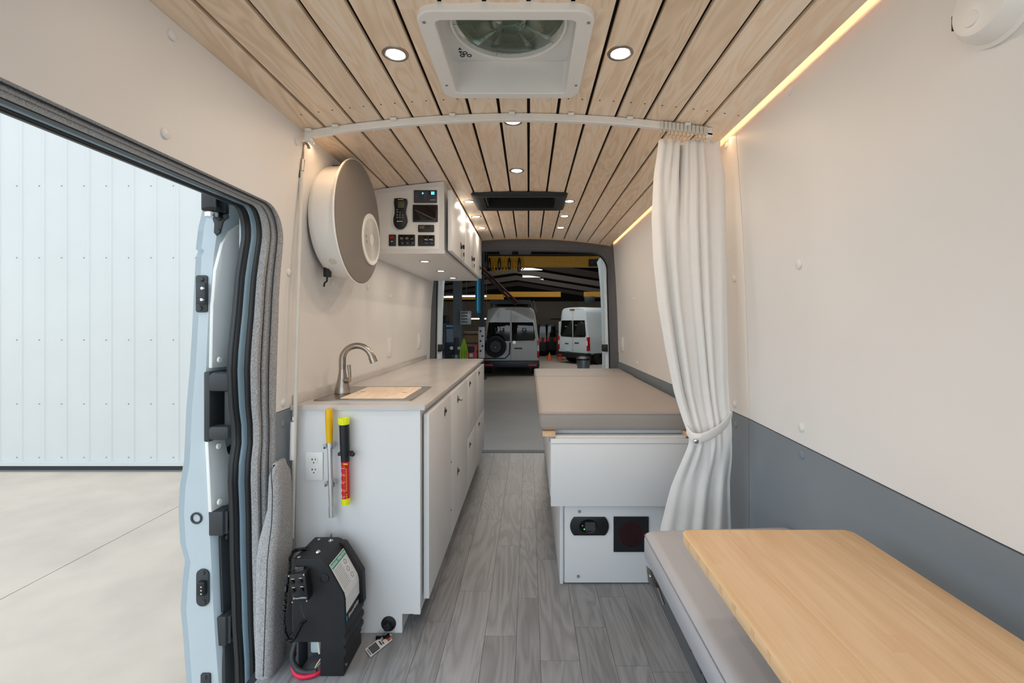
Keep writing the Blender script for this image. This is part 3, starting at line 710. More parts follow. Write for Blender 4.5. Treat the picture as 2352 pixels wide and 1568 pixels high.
# ---- the open sliding door outside
t = thing('sliding_door', 'white sliding side door slid open outside the van, seen by its front edge', 'door', (-1.2, 1.6, -.3))
YD = 1.6; sc = F/YD
so = [(455,1.62,462),(520,0,446),(570,0,440),(575,0,446),(590,0,440),(680,0,435),(750,0,432),(850,0,426),(940,0,418),(1060,0,413),(1120,0,403),(1180,0,400),(1250,0,404),(1290,0,415),(1340,0,409),(1400,0,405),(1480,0,412),(1568,0,418),(1620,0,421)]
si = [(455,535),(480,525),(520,508),(600,497),(750,485),(850,481),(1000,478),(1050,479),(1230,490),(1440,500),(1568,510),(1620,513)]
rows = []
for py, _, xo in so:
    xi = interp(py, si); a = pix(xo, py, Y=YD); b = pix(xi, py, Y=YD)
    rows.append((a.x, b.x, a.z))
g = G(); R = []
for xo, xi, z in rows:
    R.append([Vector((xo, YD+.05, z)), Vector((xo+.006, YD+.012, z)), Vector((xo+.02, YD+.02, z)), Vector((xo+.035, YD, z)), Vector((xi-.012, YD, z)), Vector((xi, YD+.015, z)), Vector((xi-.005, YD+.1, z)), Vector((xi-.01, 2.9, z)), Vector((xo, 2.9, z))])
g.rows(R, close=True); g.b.faces.new([g.b.verts.new(v) for v in R[0]]); g.obj('door_shell', M['whitepaint'], t, ang=50)
# outer lip bright line
G().tube([r[0]+Vector((0, -.02, 0)) for r in R], .006, seg=6).obj('outer_lip', M['whitepaint'], t)
XI = -1.105
INX = sorted((z, xi) for xo, xi, z in rows)
def ipl(pts, th=.012, m='white', nm='inner_trim_panel', X=XI+.004, bev=.004):
    P = []; off = X-XI+.004
    for a, b in pts:
        xx = X
        for _ in range(6): v = pix(a, b, X=xx); xx = interp(v.z, INX)+off
        P.append(v)
    return G().prism(P, (-th, 0, 0), bev*.5).obj(nm, M[m], t)
ipl([(487,845),(490,700),(497,620),(512,560),(528,530),(552,515),(560,640),(548,720),(535,800),(528,842)], m='white')
ipl([(535,845),(540,720),(552,600),(575,560),(575,1040),(545,1050),(533,1000)], m='greenglass', nm='window_glass', X=XI-.008)
ipl([(478,1012),(515,1002),(524,1040),(545,1060),(552,1110),(540,1150),(486,1176)], m='white')
ipl([(522,1030),(556,1008),(556,1040),(530,1050)], m='rubber', nm='window_gasket', X=XI+.002)
ipl([(507,1235),(515,1212),(560,1208),(560,1395),(513,1406)], m='charcoal', nm='lower_trim_panel')
ipl([(516,1470),(575,1455),(580,1600),(518,1600)], m='charcoal', nm='lower_trim_panel')
for px, py in ((530, 580), (503, 826), (501, 1024), (503, 1152)): 
    p = pix(px, py, X=XI+.012); G().cyl(p, p+Vector((.005, 0, 0)), .011, .009).obj('fastener_cap', M['white'], t)
for px, py in ((522, 1232), (526, 1378), (529, 1470)):
    p = pix(px, py, X=XI+.012); G().cyl(p, p+Vector((.005, 0, 0)), .011, .009).obj('fastener_cap', M['charcoal'], t)
# grab handle
P = [pix(a, b, X=XI+.03) for a, b in ((481,862),(490,853),(520,850),(531,886),(531,985),(520,1000),(484,1000),(480,980))]
g = G(); a0 = pix(480, 853, X=XI+.01); a1 = pix(522, 1000, X=XI+.01)
g.box(XI-.01, XI+.012, a0.y, a1.y+.005, a1.z, a0.z, .006); g.obj('handle_cup', M['charcoal'], t)
g = G(); g.box(XI+.0, XI+.075, a0.y-.0, a0.y+.06, a0.z-.07, a0.z-.005, .012); g.box(XI+.0, XI+.075, a0.y, a0.y+.06, a1.z+.005, a1.z+.055, .012); g.box(XI+.045, XI+.075, a0.y+.02, a0.y+.06, a1.z+.02, a0.z-.03, .01); g.obj('grab_handle', M['charcoal'], t)
# contact plates and hole on the front edge
def plate(px0, py0, px1, py1, screws, pins, rr, m='charcoal'):
    a = pix(px0, py0, Y=YD-.002); b = pix(px1, py1, Y=YD-.002)
    o = G().prism([(x, YD-.006, z) for x, z in rrect(a.x, b.x, b.z, a.z, rr)], (0, .008, 0), .001).obj('contact_plate', M[m], t)
    for px, py in screws: p = pix(px, py, Y=YD-.007); G().cyl(p, p+Vector((0,-.004,0)), .008, .006, 12).obj('screw', M['dsteel'], o)
    return o
o = plate(451, 632, 477, 717, ((464, 641), (460, 708)), 0, .008)
a = pix(454, 650, Y=YD-.01); b = pix(475, 698, Y=YD-.01); G().box(a.x, b.x, YD-.02, YD-.005, b.z, a.z, .003).obj('contact_block', M['charcoal'], o)
for px, py in ((466, 662), (465, 688)): p = pix(px, py, Y=YD-.021); G().cyl(p, p+Vector((0,-.006,0)), .006, .005, 10).obj('contact_pin', M['chrome'], o)
o = plate(452, 1306, 481, 1391, ((466, 1315), (468, 1382)), 0, .02)
a = pix(456, 1333, Y=YD-.01); b = pix(474, 1366, Y=YD-.01); G().box(a.x, b.x, YD-.022, YD-.005, b.z, a.z, .005).obj('contact_block', M['black'], o)
for py in (1347, 1355, 1363): p = pix(463, py, Y=YD-.023); G().cyl(p, p+Vector((0,-.003,0)), .003, seg=10).obj('contact_pin', M['chrome'], o)
plate(462, 1545, 484, 1600, ((470, 1555),), 0, .006)
p = pix(452, 1189, Y=YD); G().lathe((p.x, YD-.004, p.z), (0, 1, 0), [(0, .020), (0, .014), (.03, .012), (.03, 0)], 20).obj('striker_hole', M['ink'], t)
G().lathe((p.x, YD-.003, p.z), (0, -1, 0), [(0, .021), (.002, .018), (.001, .014)], 20).obj('hole_rim', M['dsteel'], t)
# upper hinge bracket
P = [pix(a, b, Y=YD-.006) for a, b in ((490,480),(500,482),(524,488),(527,498),(515,510),(508,535),(500,542),(494,535),(495,515),(488,495))]
g = G().prism(P, (0, -.008, 0), .002); o = g.obj('roller_bracket', M['charcoal'], t)
for px, py in ((505, 501), (521, 498), (503, 532)): p = pix(px, py, Y=YD-.015); G().cyl(p, p+Vector((0,-.01,0)), .009, .008, 8).obj('bolt', M['dsteel'], o)
a = pix(474, 452, Y=1.56); G().box(a.x-.0, a.x+.055, 1.53, 1.6, a.z-.055, a.z+.02, .008).obj('top_roller', M['blackgloss'], t); G().cyl((a.x+.02, 1.56, a.z-.07), (a.x+.02, 1.56, a.z-.055), .022).obj('roller_pin', M['chrome'], t)
for y0_, y1_ in ((1172, 1212), (1412, 1462)):
    a = pix(496 if y0_ < 1300 else 503, y0_, X=-1.10); b = pix(520, y1_, X=-1.10)
    g = G(); g.box(-1.12, -1.07, a.y-.01, a.y+.05, b.z, a.z, .005); g.box(-1.09, -1.0, a.y+.012, a.y+.05, b.z+.01, a.z-.005, .006)
    for k in range(3): g.box(-1.075, -1.06, a.y+.0+k*.012, a.y+.006+k*.012, b.z+.004, a.z-.004)
    g.obj('guide_arm', M['charcoal'], t)
# ================================================================ ROOF FAN
fx0, fx1, fy0, fy1 = -.28, .165, 1.10, 1.53; ZF = 1.952
t = thing('roof_fan', 'white square roof vent fan with clear blades in the ceiling', 'fan', (-.057, 1.31, ZF))
o_ = rrect(fx0, fx1, fy0, fy1, .045, 8); i_ = rrect(fx0+.045, fx1-.045, fy0+.035, fy1-.035, .018, 8)
g = ring(o_, i_, lambda a, b: (a, b, ZF-.018), lambda a, b: (a, b, ZF+.006))
fo = g.obj('frame', M['white'], t, ang=30)
md = fo.modifiers.new('b', 'BEVEL'); md.width = .004; md.segments = 2; md.limit_method = 'ANGLE'
i2 = rrect(fx0+.038, fx1-.038, fy0+.03, fy1-.045, .015, 8)
g = G(); g.rows([[Vector((a, b, ZF-.015)) for a, b in i_], [Vector((a, b, 2.035)) for a, b in i2], [Vector((a, b, 2.04)) for a, b in rrect(fx0+.025, fx1-.025, fy0+.02, fy1-.03, .015, 8)], [Vector((a, b, ZF+.0)) for a, b in rrect(fx0+.02, fx1-.02, fy0+.02, fy1-.02, .015, 8)]], close=True); g.obj('recess_wall', M['white'], t)
fc = Vector((-.057, 1.30, 2.035)); R0 = .160; n = 36
sq = []
for k in range(n):
    a = 2*PI*k/n; c_, s_ = math.cos(a), math.sin(a); q = 1/max(abs(c_)/.205, abs(s_)/.20); sq.append((fc.x+c_*q, fc.y+s_*q))
g = G(); g.rows([[Vector((a, b, 2.036)) for a, b in sq], [Vector((fc.x+(R0+.012)*math.cos(2*PI*k/n), fc.y+(R0+.012)*math.sin(2*PI*k/n), 2.034)) for k in range(n)], [Vector((fc.x+(R0+.006)*math.cos(2*PI*k/n), fc.y+(R0+.006)*math.sin(2*PI*k/n), 2.026)) for k in range(n)], [Vector((fc.x+R0*math.cos(2*PI*k/n), fc.y+R0*math.sin(2*PI*k/n), 2.030)) for k in range(n)], [Vector((fc.x+R0*math.cos(2*PI*k/n), fc.y+R0*math.sin(2*PI*k/n), 2.044)) for k in range(n)]], close=True); g.obj('fan_shroud', M['white'], t)
G().lathe((fc.x, fc.y, 2.040), (0, 0, 1), [(0, R0+.001), (.016, R0*.93), (.035, .1), (.045, 0)], 48).obj('lid', M['dome'], t)
g = G().lathe((fc.x, fc.y, 2.05), (0, 0, 1), [(-.01, .05), (.012, .052), (.012, 0)], 24); g.lathe((fc.x, fc.y, 2.058), (0, 0, 1), [(0, .0), (0, .014), (.006, .016)], 16); g.obj('hub', M['clear'], t)
G().cyl((fc.x, fc.y, 2.05), (fc.x, fc.y, 2.10), .011).obj('motor_shaft', M['dsteel'], t)
for k in range(5):
    g = G(); a0 = 2*PI*k/5+.25; rows = []
    for i in range(6):
        r = .05+(.15-.05)*i/5; aw = .52; rows.append([Vector((fc.x+r*math.cos(a0+aw*(j/5-.5)*2*.9), fc.y+r*math.sin(a0+aw*(j/5-.5)*2*.9), 2.048+.010*(j/5-.5))) for j in range(6)])
    g.rows(rows); o = g.obj('blade', M['clear'], t); md = o.modifiers.new('s', 'SOLIDIFY'); md.thickness = .002
g = G()
for k in range(5):
    a = 2*PI*k/5+.6; g.tube([(fc.x+.02*math.cos(a), fc.y+.02*math.sin(a), 2.045), (fc.x+R0*math.cos(a), fc.y+R0*math.sin(a), 2.036)], .0010, seg=6)
for r in (.055, .11): g.tube([(fc.x+r*math.cos(2*PI*k/40), fc.y+r*math.sin(2*PI*k/40), 2.042) for k in range(41)], .0008, seg=5, caps=False)
g.obj('guard_ring', M['clear'], t)
for px, py in ((1048, 44), (1044, 110), (1110, 131)): pass
a = pix(1052, 108, Z=2.033); 
for k, (px, py, s) in enumerate(((1056, 112, '▲'), (1058, 121, '▼'), (1062, 128, 'O'), (1068, 122, '•'), (1078, 128, 'O'))):
    p = pix(px, py, Z=2.0335); g = G()
    if k < 2: g.prism([(p.x-.006, p.y-(.006 if k else -.006), 2.0335), (p.x+.006, p.y-(.006 if k else -.006), 2.0335), (p.x, p.y+(.006 if k else -.006), 2.0335)], (0, 0, .001))
    else: g.lathe((p.x, p.y, 2.0345), (0, 0, -1), [(0, .008), (.001, .008), (.001, .005), (0, .005)], 14)
    g.obj('control_mark', M['ink'], t)
for px, py in ((974, 51), (1352, 52), (1026, 196), (1323, 196)):
    p = pix(px, py, Z=ZF-.018); G().cyl((p.x, p.y, ZF-.0195), (p.x, p.y, ZF-.015), .0045, .005, 10).obj('screw', M['inkgrey'], t)
# ---- rear ceiling vent (black)
vx0, vx1, vy0, vy1 = -.345, .235, 2.67, 3.06; zv = ZC(-.05)
t = thing('air_conditioner_vent', 'black rectangular vent housing set into the ceiling boards', 'vent', (-.055, 2.87, zv))
o_ = rrect(vx0, vx1, vy0, vy1, .03, 5); i_ = rrect(vx0+.07, vx1-.07, vy0+.1, vy1-.05, .01, 5)
g = G(); g.rows([[Vector((a, b, ZC(a)+.004)) for a, b in o_], [Vector((a, b, ZC(a)-.012)) for a, b in rrect(vx0+.006, vx1-.006, vy0+.006, vy1-.006, .03, 5)], [Vector((a, b, ZC(a)-.018)) for a, b in rrect(vx0+.02, vx1-.02, vy0+.02, vy1-.02, .025, 5)], [Vector((a, b, zv-.012)) for a, b in i_], [Vector((a, b, zv+.05)) for a, b in i_]], close=True); g.obj('housing', M['black'], t)
box('inner_plate', (vx0+.07, vx1-.07, vy0+.1, vy1-.05, zv+.045, zv+.05), M['blackgloss'], t)
for k in (-.05, .05): G().cyl((-.055+k*1.2, 2.83, zv+.03), (-.055+k*1.2, 2.83, zv+.045), .012).obj('knob', M['charcoal'], t)
box('side_slot', (vx0+.075, vx0+.085, vy0+.12, vy1-.07, zv-.005, zv+.04), M['charcoal'], t)
# ---- downlights
WARM = (1, .84, .68)
def puck(x, y, z, label, group, pw=1.0, r=.038, col=WARM):
    t = thing('downlight', label, 'light', (x, y, z), group)
    G().lathe((x, y, z+.001), (0, 0, -1), [(0, r), (.003, r*.97), (.004, r*.74), (.001, r*.7)], 32).obj('bezel', M['steel'], t)
    G().lathe((x, y, z-.001), (0, 0, -1), [(0, r*.72), (.0012, r*.6), (.0015, 0)], 28).obj('lens', M['lens'], t)
    lamp('AREA', 'downlight_lamp', (x, y, z-.012), pw, col, r*1.3)
PK = [(-.378, 1.29, 'lit round downlight left of the roof fan'), (.261, 1.29, 'lit round downlight right of the roof fan'), (-.06, 1.745, 'lit round downlight just behind the curtain track'), (-.06, 2.31, 'lit round downlight between the curtain track and black vent')]
for i, y in enumerate((2.855, 3.25, 3.64)):
    w = ('nearest', 'middle', 'farthest')[i]
    PK += [(-.374, y, 'lit round downlight by the wall cabinet, %s of the left trio beside the black vent' % w), (.257, y, 'lit round downlight right of the black vent, %s of the right trio' % w)]
for x, y, lb in PK: puck(x, y, ZC(x), lb, 'ceiling downlights', .45 if x < -.3 and y > 2 else 1.0)
# ================================================================ CURTAIN TRACK AND CURTAIN
YT = 1.676
t = thing('curtain_track', 'white curved curtain track spanning the ceiling', 'curtain track', (-.07, YT, 1.9))
xs_ = [-.825+(.676+.825)*i/40 for i in range(41)]
g = G(); g.rows([[Vector((x, YT+a, ZC(x)+b)) for x in xs_] for a, b in ((0, -.002), (0, -.022), (-.004, -.024), (-.004, -.030), (.012, -.030), (.012, -.002), (0, -.002))])
for e in (0, -1):
    x = xs_[e]; g.b.faces.new([g.b.verts.new((x, YT+a, ZC(x)+b)) for a, b in ((0, -.002), (0, -.022), (-.004, -.024), (-.004, -.030), (.012, -.030), (.012, -.002))])
g.obj('rail', M['white'], t)
for px in (712, 773, 906, 1040, 1176, 1311, 1445, 1577):
    x = (px-1214)/623.; z = ZC(x); G().box(x-.011, x+.011, YT-.018, YT, z-.011, z-.002, .002).obj('track_clip', M['white'], t)
x = -.815; G().box(x-.012, x+.015, YT-.006, YT+.014, ZC(x)-.042, ZC(x)-.028, .003).obj('end_stop', M['white'], t); G().cyl((x+.018, YT-.006, ZC(x)-.05), (x+.018, YT+.004, ZC(x)-.05), .008, seg=14).obj('end_eyelet', M['white'], t)
x = .665; G().box(x-.008, x+.014, YT-.004, YT+.014, ZC(x)-.04, ZC(x)-.02, .002).obj('end_stop', M['white'], t)
gl = []
for i in range(12):
    x = (1519+9*i-1214)/623.; z = ZC(x)-.012
    g = G(); g.prism([(x-.006, YT-.008, z-.022), (x+.006, YT-.008, z-.022), (x+.006, YT-.008, z+.004), (x+.003, YT-.008, z+.008), (x-.003, YT-.008, z+.008), (x-.006, YT-.008, z+.004)], (0, .006, 0)); g.obj('glider', M['cream'], t)
    g = G(); g.tube([(x, YT-.004, z-.02), (x+.004, YT-.004, z-.028), (x+.002, YT-.004, z-.038), (x-.004, YT-.004, z-.036), (x-.005, YT-.002, z-.048)], .0011, seg=6); g.obj('hook', M['steel'], t)
ct = thing('curtain', 'white cloth curtain gathered and tied back at the right wall', 'curtain', (.62, 1.69, .4))
EL = [(318,1514),(345,1512),(400,1503),(500,1498),(600,1502),(700,1513),(800,1530),(900,1549),(960,1564),(1000,1576),(1012,1576),(1060,1561),(1120,1541),(1210,1519),(1300,1508)]
ER = [(318,1655),(345,1656),(380,1662),(400,1666),(500,1669),(600,1671),(700,1672),(800,1674),(900,1675),(960,1674),(1005,1672),(1060,1680),(1120,1683),(1210,1686),(1300,1687)]
g = G(); rows = []; nu = 120; nv = 90
for j in range(nv+1):
    py = 322+(1300-322)*j/nv; xl = sinterp(py, EL) if False else interp(py, EL); xr = interp(py, ER); r = []
    tie = math.exp(-((py-1003)/75.)**2); low = 1 if py > 1003 else 0
    for i in range(nu+1):
        u = i/nu
        gs = lambda c, w: math.exp(-((u-c)/w)**2)
        top = .020*(gs(.07,.055)+.85*gs(.2,.04)+gs(.31,.05)+.9*gs(.46,.045)+gs(.575,.05)+gs(.70,.045))-.028*gs(.385,.035)+.006*gs(.9,.1)
        midp = .026*gs(.09,.075)-.012*gs(.195,.03)+.024*gs(.27,.05)+.010*gs(.42,.12)-.004*gs(.52,.04)+.020*gs(.585,.045)-.006*gs(.645,.02)+.020*gs(.71,.05)+.008*gs(.9,.08)
        bot = .016*gs(.10,.08)+.018*gs(.30,.10)+.026*gs(.52,.09)-.012*gs(.66,.06)+.016*gs(.80,.09)-.02*gs(.97,.06)
        if py < 1003:
            k = max(0, min(1, (py-340)/300.)); k = k*k*(3-2*k); f = (top*(1-k)+midp*k)*(1-.55*tie)
        else:
            k = max(0, min(1, (py-1003)/110.)); f = midp*.45*(1-k)+bot*k
        f += .0025*math.sin(u*31+py/140.)*(1-tie)
        Y = 1.702-f-.04*tie
        x = xl+(xr-xl)*u
        p = pix(x, py, Y=1.69)
        r.append(Vector((p.x, Y, p.z+.004*math.sin(2*PI*6.4*u)*(1 if j == 0 else 0))))
    rows.append(r)
g.rows(rows); cl = g.obj('cloth', M['curtain'], ct, ang=180); md = cl.modifiers.new('s', 'SOLIDIFY'); md.thickness = .0025
# tie band
tb = [(1681,940),(1678,955),(1668,970),(1650,987),(1630,999),(1608,1007),(1590,1004),(1577,985)]
bt = []; yv = [1.70, 1.68, 1.655, 1.632, 1.618, 1.612, 1.625, 1.66]
def spl(L_, n=24):
    out = []
    for i in range(n+1):
        f = i/n*(len(L_)-1); k = min(int(f), len(L_)-2); q = f-k; out.append([a+(b-a)*q for a, b in zip(L_[k], L_[k+1])])
    return out
cen = spl([(a, b, c) for (a, b), c in zip(tb, yv)])
g = G(); rows = []
for hh in (-1.5, -1, 1, 1.5):
    r = []
    for px, py, Y in cen: p = pix(px, py, Y=Y-(.004 if abs(hh) < 1.2 else 0)); r.append(Vector((p.x, p.y, p.z+hh*.011)))
    rows.append(r)
g.rows(rows); o = g.obj('tieback', M['curtain'], ct, ang=180); md = o.modifiers.new('s', 'SOLIDIFY'); md.thickness = .003; md = o.modifiers.new('b', 'SUBSURF'); md.levels = 1; md.render_levels = 1
p = pix(1599, 1013, Y=1.605); G().lathe(p, (0, -1, 0), [(-.004, .009), (.001, .009), (.003, .006), (.0035, 0)], 16).obj('snap_button', M['chrome'], ct)
g = G().box(p.x-.004, p.x+.02, 1.606, 1.612, p.z-.013, p.z+.014, .002); g.obj('band_tab', M['curtain'], ct)
# ================================================================ LEFT: POLE WITH HOOK
pc = lambda px, py: pix(px, py, Y=1.70)
t = thing('hook_pole', 'thin cream pole with a bent metal hook standing against the left wall', 'pole', pc(671, 1230))
G().cyl(pc(671, 1235), pc(692, 392), .0068, seg=14).obj('pole_tube', M['cream'], t)
G().cyl(pc(672, 1055), pc(674, 968), .0105, seg=14).obj('lower_sleeve', M['white'], t)
G().cyl(pc(674, 965), pc(674, 956), .008, seg=14).obj('pin', M['chrome'], t)
G().cyl(pc(692, 392), pc(694, 366), .0095, seg=14).obj('collar', M['nickel'], t)
G().tube([pc(*q) for q in ((694, 366), (695, 350), (694, 338), (697, 330), (703, 328), (708, 334), (710, 341))], .0055, seg=10).obj('hook', M['nickel'], t)
a = pc(688, 392); G().box(a.x-.007, a.x+.006, 1.69, 1.71, a.z-.028, a.z+.025, .003).obj('wall_clip', M['charcoal'], t)
# ================================================================ HEATER DISC
XD = -.735; YC = 1.99; zc_ = pix(820, 512, Y=YC).z; RD = .266
t = thing('round_wall_heater', 'round white drum heater with a large grey disc face on the left wall', 'heater', (XD, YC, zc_))
xw = WL(zc_)
G().lathe((xw+.002, YC+.005, zc_), (1, 0, 0), [(0, .215), (.01, .228), (.03, .236), (XD-xw-.02, .240), (XD-xw-.012, .25)], 64).obj('drum', M['white'], t)
G().lathe((XD-.014, YC, zc_), (1, 0, 0), [(0, .2), (0, RD-.006), (.004, RD), (.009, RD), (.011, RD-.003)], 72).obj('disc_rim', M['white'], t)
G().lathe((XD-.004, YC, zc_), (1, 0, 0), [(0, RD-.0035), (.003, RD-.006), (.007, .15), (.009, 0)], 72).obj('disc_face', M['heaterface'], t)
# small white round speaker-like outlet low on the far side
pcen = pix(856, 552, X=XD+.006)
G().lathe((XD+.001, pcen.y-.018, pcen.z), (1, 0, 0), [(0, .118), (.006, .118), (.0075, .112), (.006, .10), (.007, 0)], 48).obj('outlet_grille', M['white'], t)
g = G()
for k in range(9): r = .03+k*.008; g.tube([(XD+.0085, pcen.y-.018+r*math.cos(a/28*2*PI), pcen.z+r*math.sin(a/28*2*PI)) for a in range(29)], .0006, seg=4, caps=False)
g.obj('grille_rings', M['inkgrey'], t)['kind'] = 'stuff'
for a_, b_ in ((841, 541), (842, 553)):
    p = pix(a_, b_, X=XD+.009); G().tube([(XD+.0088, p.y, p.z+.004), (XD+.0088, p.y+.012, p.z-.006)], .0012, seg=5).obj('logo_mark', M['inkgrey'], t)
for k in range(11):
    x = xw+.03+k*(XD-xw-.055)/10; G().tube([(x, YC+.005-.2405*math.sin(math.radians(a)), zc_+.2405*math.cos(math.radians(a))) for a in (13, 10, 7, 4, 1, -2)], .0016, seg=5).obj('vent_slot', M['ink'], t)
p = pix(735, 580, X=XD-.06); 
q = Vector((XD-.06, YC+.005-.238*math.sin(math.radians(142)), zc_+.238*math.cos(math.radians(142))))
G().lathe(q, (0, -.6, -.8), [(0, .016), (.002, .014), (.002, 0)], 20).obj('rocker_button', M['cream'], t)
G().box(xw+.012, xw+.036, YC-.10, YC-.07, zc_-.245, zc_-.205, .003).obj('plug', M['black'], t)
G().tube([(xw+.024, YC-.088, zc_-.245), (xw+.022, YC-.086, zc_-.262), (xw+.012, YC-.085, zc_-.27), (xw+.008, YC-.083, zc_-.285)], .004, seg=8).obj('cord', M['black'], t)
# ================================================================ OVERHEAD CABINET
cx0, cx1, cy0, cy1, cz0 = -.895, -.452, 2.42, 3.97, 1.55
t = thing('wall_cabinet', 'white overhead cabinet with control panel end and three keyed doors', 'cabinet', (-.67, 3.2, cz0))
top = lambda x: ZC(x)-.003
g = G(); g.prism([(WL(1.56)+.002, cy0, cz0), (cx1, cy0, cz0), (cx1, cy0, top(cx1)), (-.65, cy0, top(-.65)), (WL(1.86)+.003, cy0, top(-.83))], (0, cy1-cy0, 0)); g.obj('carcass', M['cabinet'], t, smooth=False)
fp = lambda px, py, y=cy0: pix(px, py, Y=y)
a = fp(868, 440); b = fp(1010, 571)
g = G(); A = [fp(866, 445), fp(1008, 429), fp(1008, 572), fp(866, 572)]; g.prism([v+Vector((0, .001, 0)) for v in A], (0, -.003, 0), .0008); g.obj('control_panel', M['white'], t)
box('bottom_lip', (cx1-.0, cx1+.004, cy0, cy1, cz0, cz0+.02), M['cabinet'], t)
dy = [(2.435, 2.937), (2.940, 3.442), (3.445, 3.96)]
for i, (a, b) in enumerate(dy):
    d = G().box(-.432, -.410, a, b, 1.568, 1.893, .0015).obj('door', M['cabinet'], t)
    ky = (2.775, 3.31, 3.84)[i]; kz = 1.18+.465
    G().lathe((-.410, ky, kz), (1, 0, 0), [(0, .011), (.004, .012), (.006, .009), (.0065, 0)], 18).obj('lock_barrel', M['black'], d)
    g = G(); g.lathe((-.400, ky, kz+.0), (1, 0, 0), [(0, .013), (.004, .015), (.008, .013), (.008, 0)], 18); g.obj('latch_knob', M['blackgloss'], d)
    G().lathe((-.398, ky+.01, kz-.045), (1, 0, 0), [(0, .0), (0, .014), (.003, .014), (.003, 0)], 18).obj('key_head', M['blackgloss'], d)
    G().box(-.3975, -.396, ky+.007, ky+.013, kz-.085, kz-.058).obj('key_blade', M['nickel'], d)
    G().box(-.410, -.405, ky-.035, ky-.031, kz-.018, kz+.02).obj('finger_pull', M['ink'], d)
for i, y in enumerate((2.72, 3.22, 3.72)):
    puck(-.62, y, cz0, 'lit round light under the overhead cabinet, %s of the three' % ('nearest', 'middle', 'farthest')[i], 'under-cabinet lights', .4, .034)
# ---- control panel devices (things fixed on the panel: parts of the cabinet)
yp = cy0-.003
def pbox(nm, x0, y0, x1, y1, m, d=.008, rr=.003, parent=t, off=0):
    a = pix(x0, y0, Y=yp); b = pix(x1, y1, Y=yp)
    return G().prism([(x, yp-off, z) for x, z in rrect(a.x, b.x, b.z, a.z, rr, 4)], (0, -d, 0), .0008).obj(nm, M[m], parent)
dsp = pbox('charge_display', 951, 437, 1004, 466, 'dsteel', .006)
pbox('display_digit', 991, 441, 994, 447.5, 'blueled', .001, .001, dsp, .006); pbox('display_digit', 995, 441, 998, 447.5, 'blueled', .001, .001, dsp, .006); pbox('indicator', 970, 443, 973, 446, 'blueled', .001, .001, dsp, .006)
pbox('display_window', 986, 440, 999, 448.5, 'black', .0004, .001, dsp, .006)
for k in range(4): pbox('print_line', 954, 443+k*4, 962, 444.2+k*4, 'inkgrey', .0003, .0002, dsp, .006); pbox('print_line', 975, 443+k*4, 981, 444.2+k*4, 'inkgrey', .0003, .0002, dsp, .006)
pbox('print_line', 989, 459, 1001, 460.5, 'tag', .0003, .0002, dsp, .006)
sc_ = pbox('touch_screen', 949, 471, 1006, 510, 'black', .01, .004); pbox('screen_glass', 953, 474, 1002, 506, 'blackgloss', .001, .001, sc_, .01)
sm = pbox('small_display', 961, 517, 997.5, 533, 'black', .008, .004); pbox('lcd', 964, 519, 976, 526, 'lcd', .001, .001, sm, .008); pbox('dial', 988, 519, 995, 525, 'dsteel', .001, .003, sm, .008)
w1 = pbox('switch_frame', 894, 539, 910, 565, 'black', .008, .002); pbox('red_rocker', 897, 541.5, 905, 550, 'redled', .004, .001, w1, .008); pbox('print_mark', 899, 554, 903, 556, 'tag', .0005, .0004, w1, .008)
w2 = pbox('switch_frame', 915, 539, 953.5, 565, 'black', .006, .003)
for k in range(3):
    r_ = pbox('rocker', 918+k*12, 541, 928+k*12, 562, 'blackgloss', .005, .002, w2, .006); pbox('print_mark', 920.5+k*12, 546, 925.5+k*12, 547, 'tag' if k < 2 else 'redled', .0004, .0003, w2, .011); pbox('print_mark', 920.5+k*12, 549, 925.5+k*12, 550, 'tag', .0004, .0003, w2, .011)
w3 = pbox('switch_frame', 960.5, 540, 998.5, 565, 'black', .006, .003)
for k in range(2):
    pbox('rocker', 974+k*12, 542, 983.5+k*12, 562, 'blackgloss', .005, .002, w3, .006); pbox('print_mark', 976+k*11, 550, 981+k*12, 552, 'tag', .0004, .0003, w3, .011)
ph = thing('remote_handset', 'black handset with small screen hung on the cabinet control panel', 'remote', pix(920, 527, Y=yp))
P = [(907,457),(920,456),(936,458),(937,466),(934,480),(933,490),(936,500),(937,510),(933,520),(927,526),(920,527.5),(913,526),(907,519),(905,510),(905,503),(908,492),(908,480),(906.5,468)]
G().prism([pix(a, b, Y=yp-.004) for a, b in P], (0, -.018, 0), .004).obj('case', M['black'], ph, ang=60)
def hb(nm, x0, y0, x1, y1, m): 
    a = pix(x0, y0, Y=yp-.022); b = pix(x1, y1, Y=yp-.022); G().box(a.x, b.x, yp-.0235, yp-.0215, b.z, a.z, .0004).obj(nm, M[m], ph)
hb('screen', 914, 462.5, 928, 477, 'lcd')
for px, py in ((912.5,481.5),(912.5,487),(919,487.5),(912.5,493.5),(918.5,493.5),(925,493.5),(912.5,499),(918.5,499),(925,499)): hb('button', px-1.4, py-1.3, px+1.4, py+1.3, 'inkgrey')
hb('logo_mark', 912, 507, 915.5, 509.3, 'tag'); hb('logo_mark', 916, 507.4, 924.5, 508.8, 'tag'); hb('logo_mark', 914, 457.6, 926, 458.8, 'tag'); p = pix(920, 508, Y=yp-.0224)
box('back_plate', (p.x-.02, p.x+.02, yp-.004, yp-.0001, p.z-.02, p.z+.09), M['black'], ph)
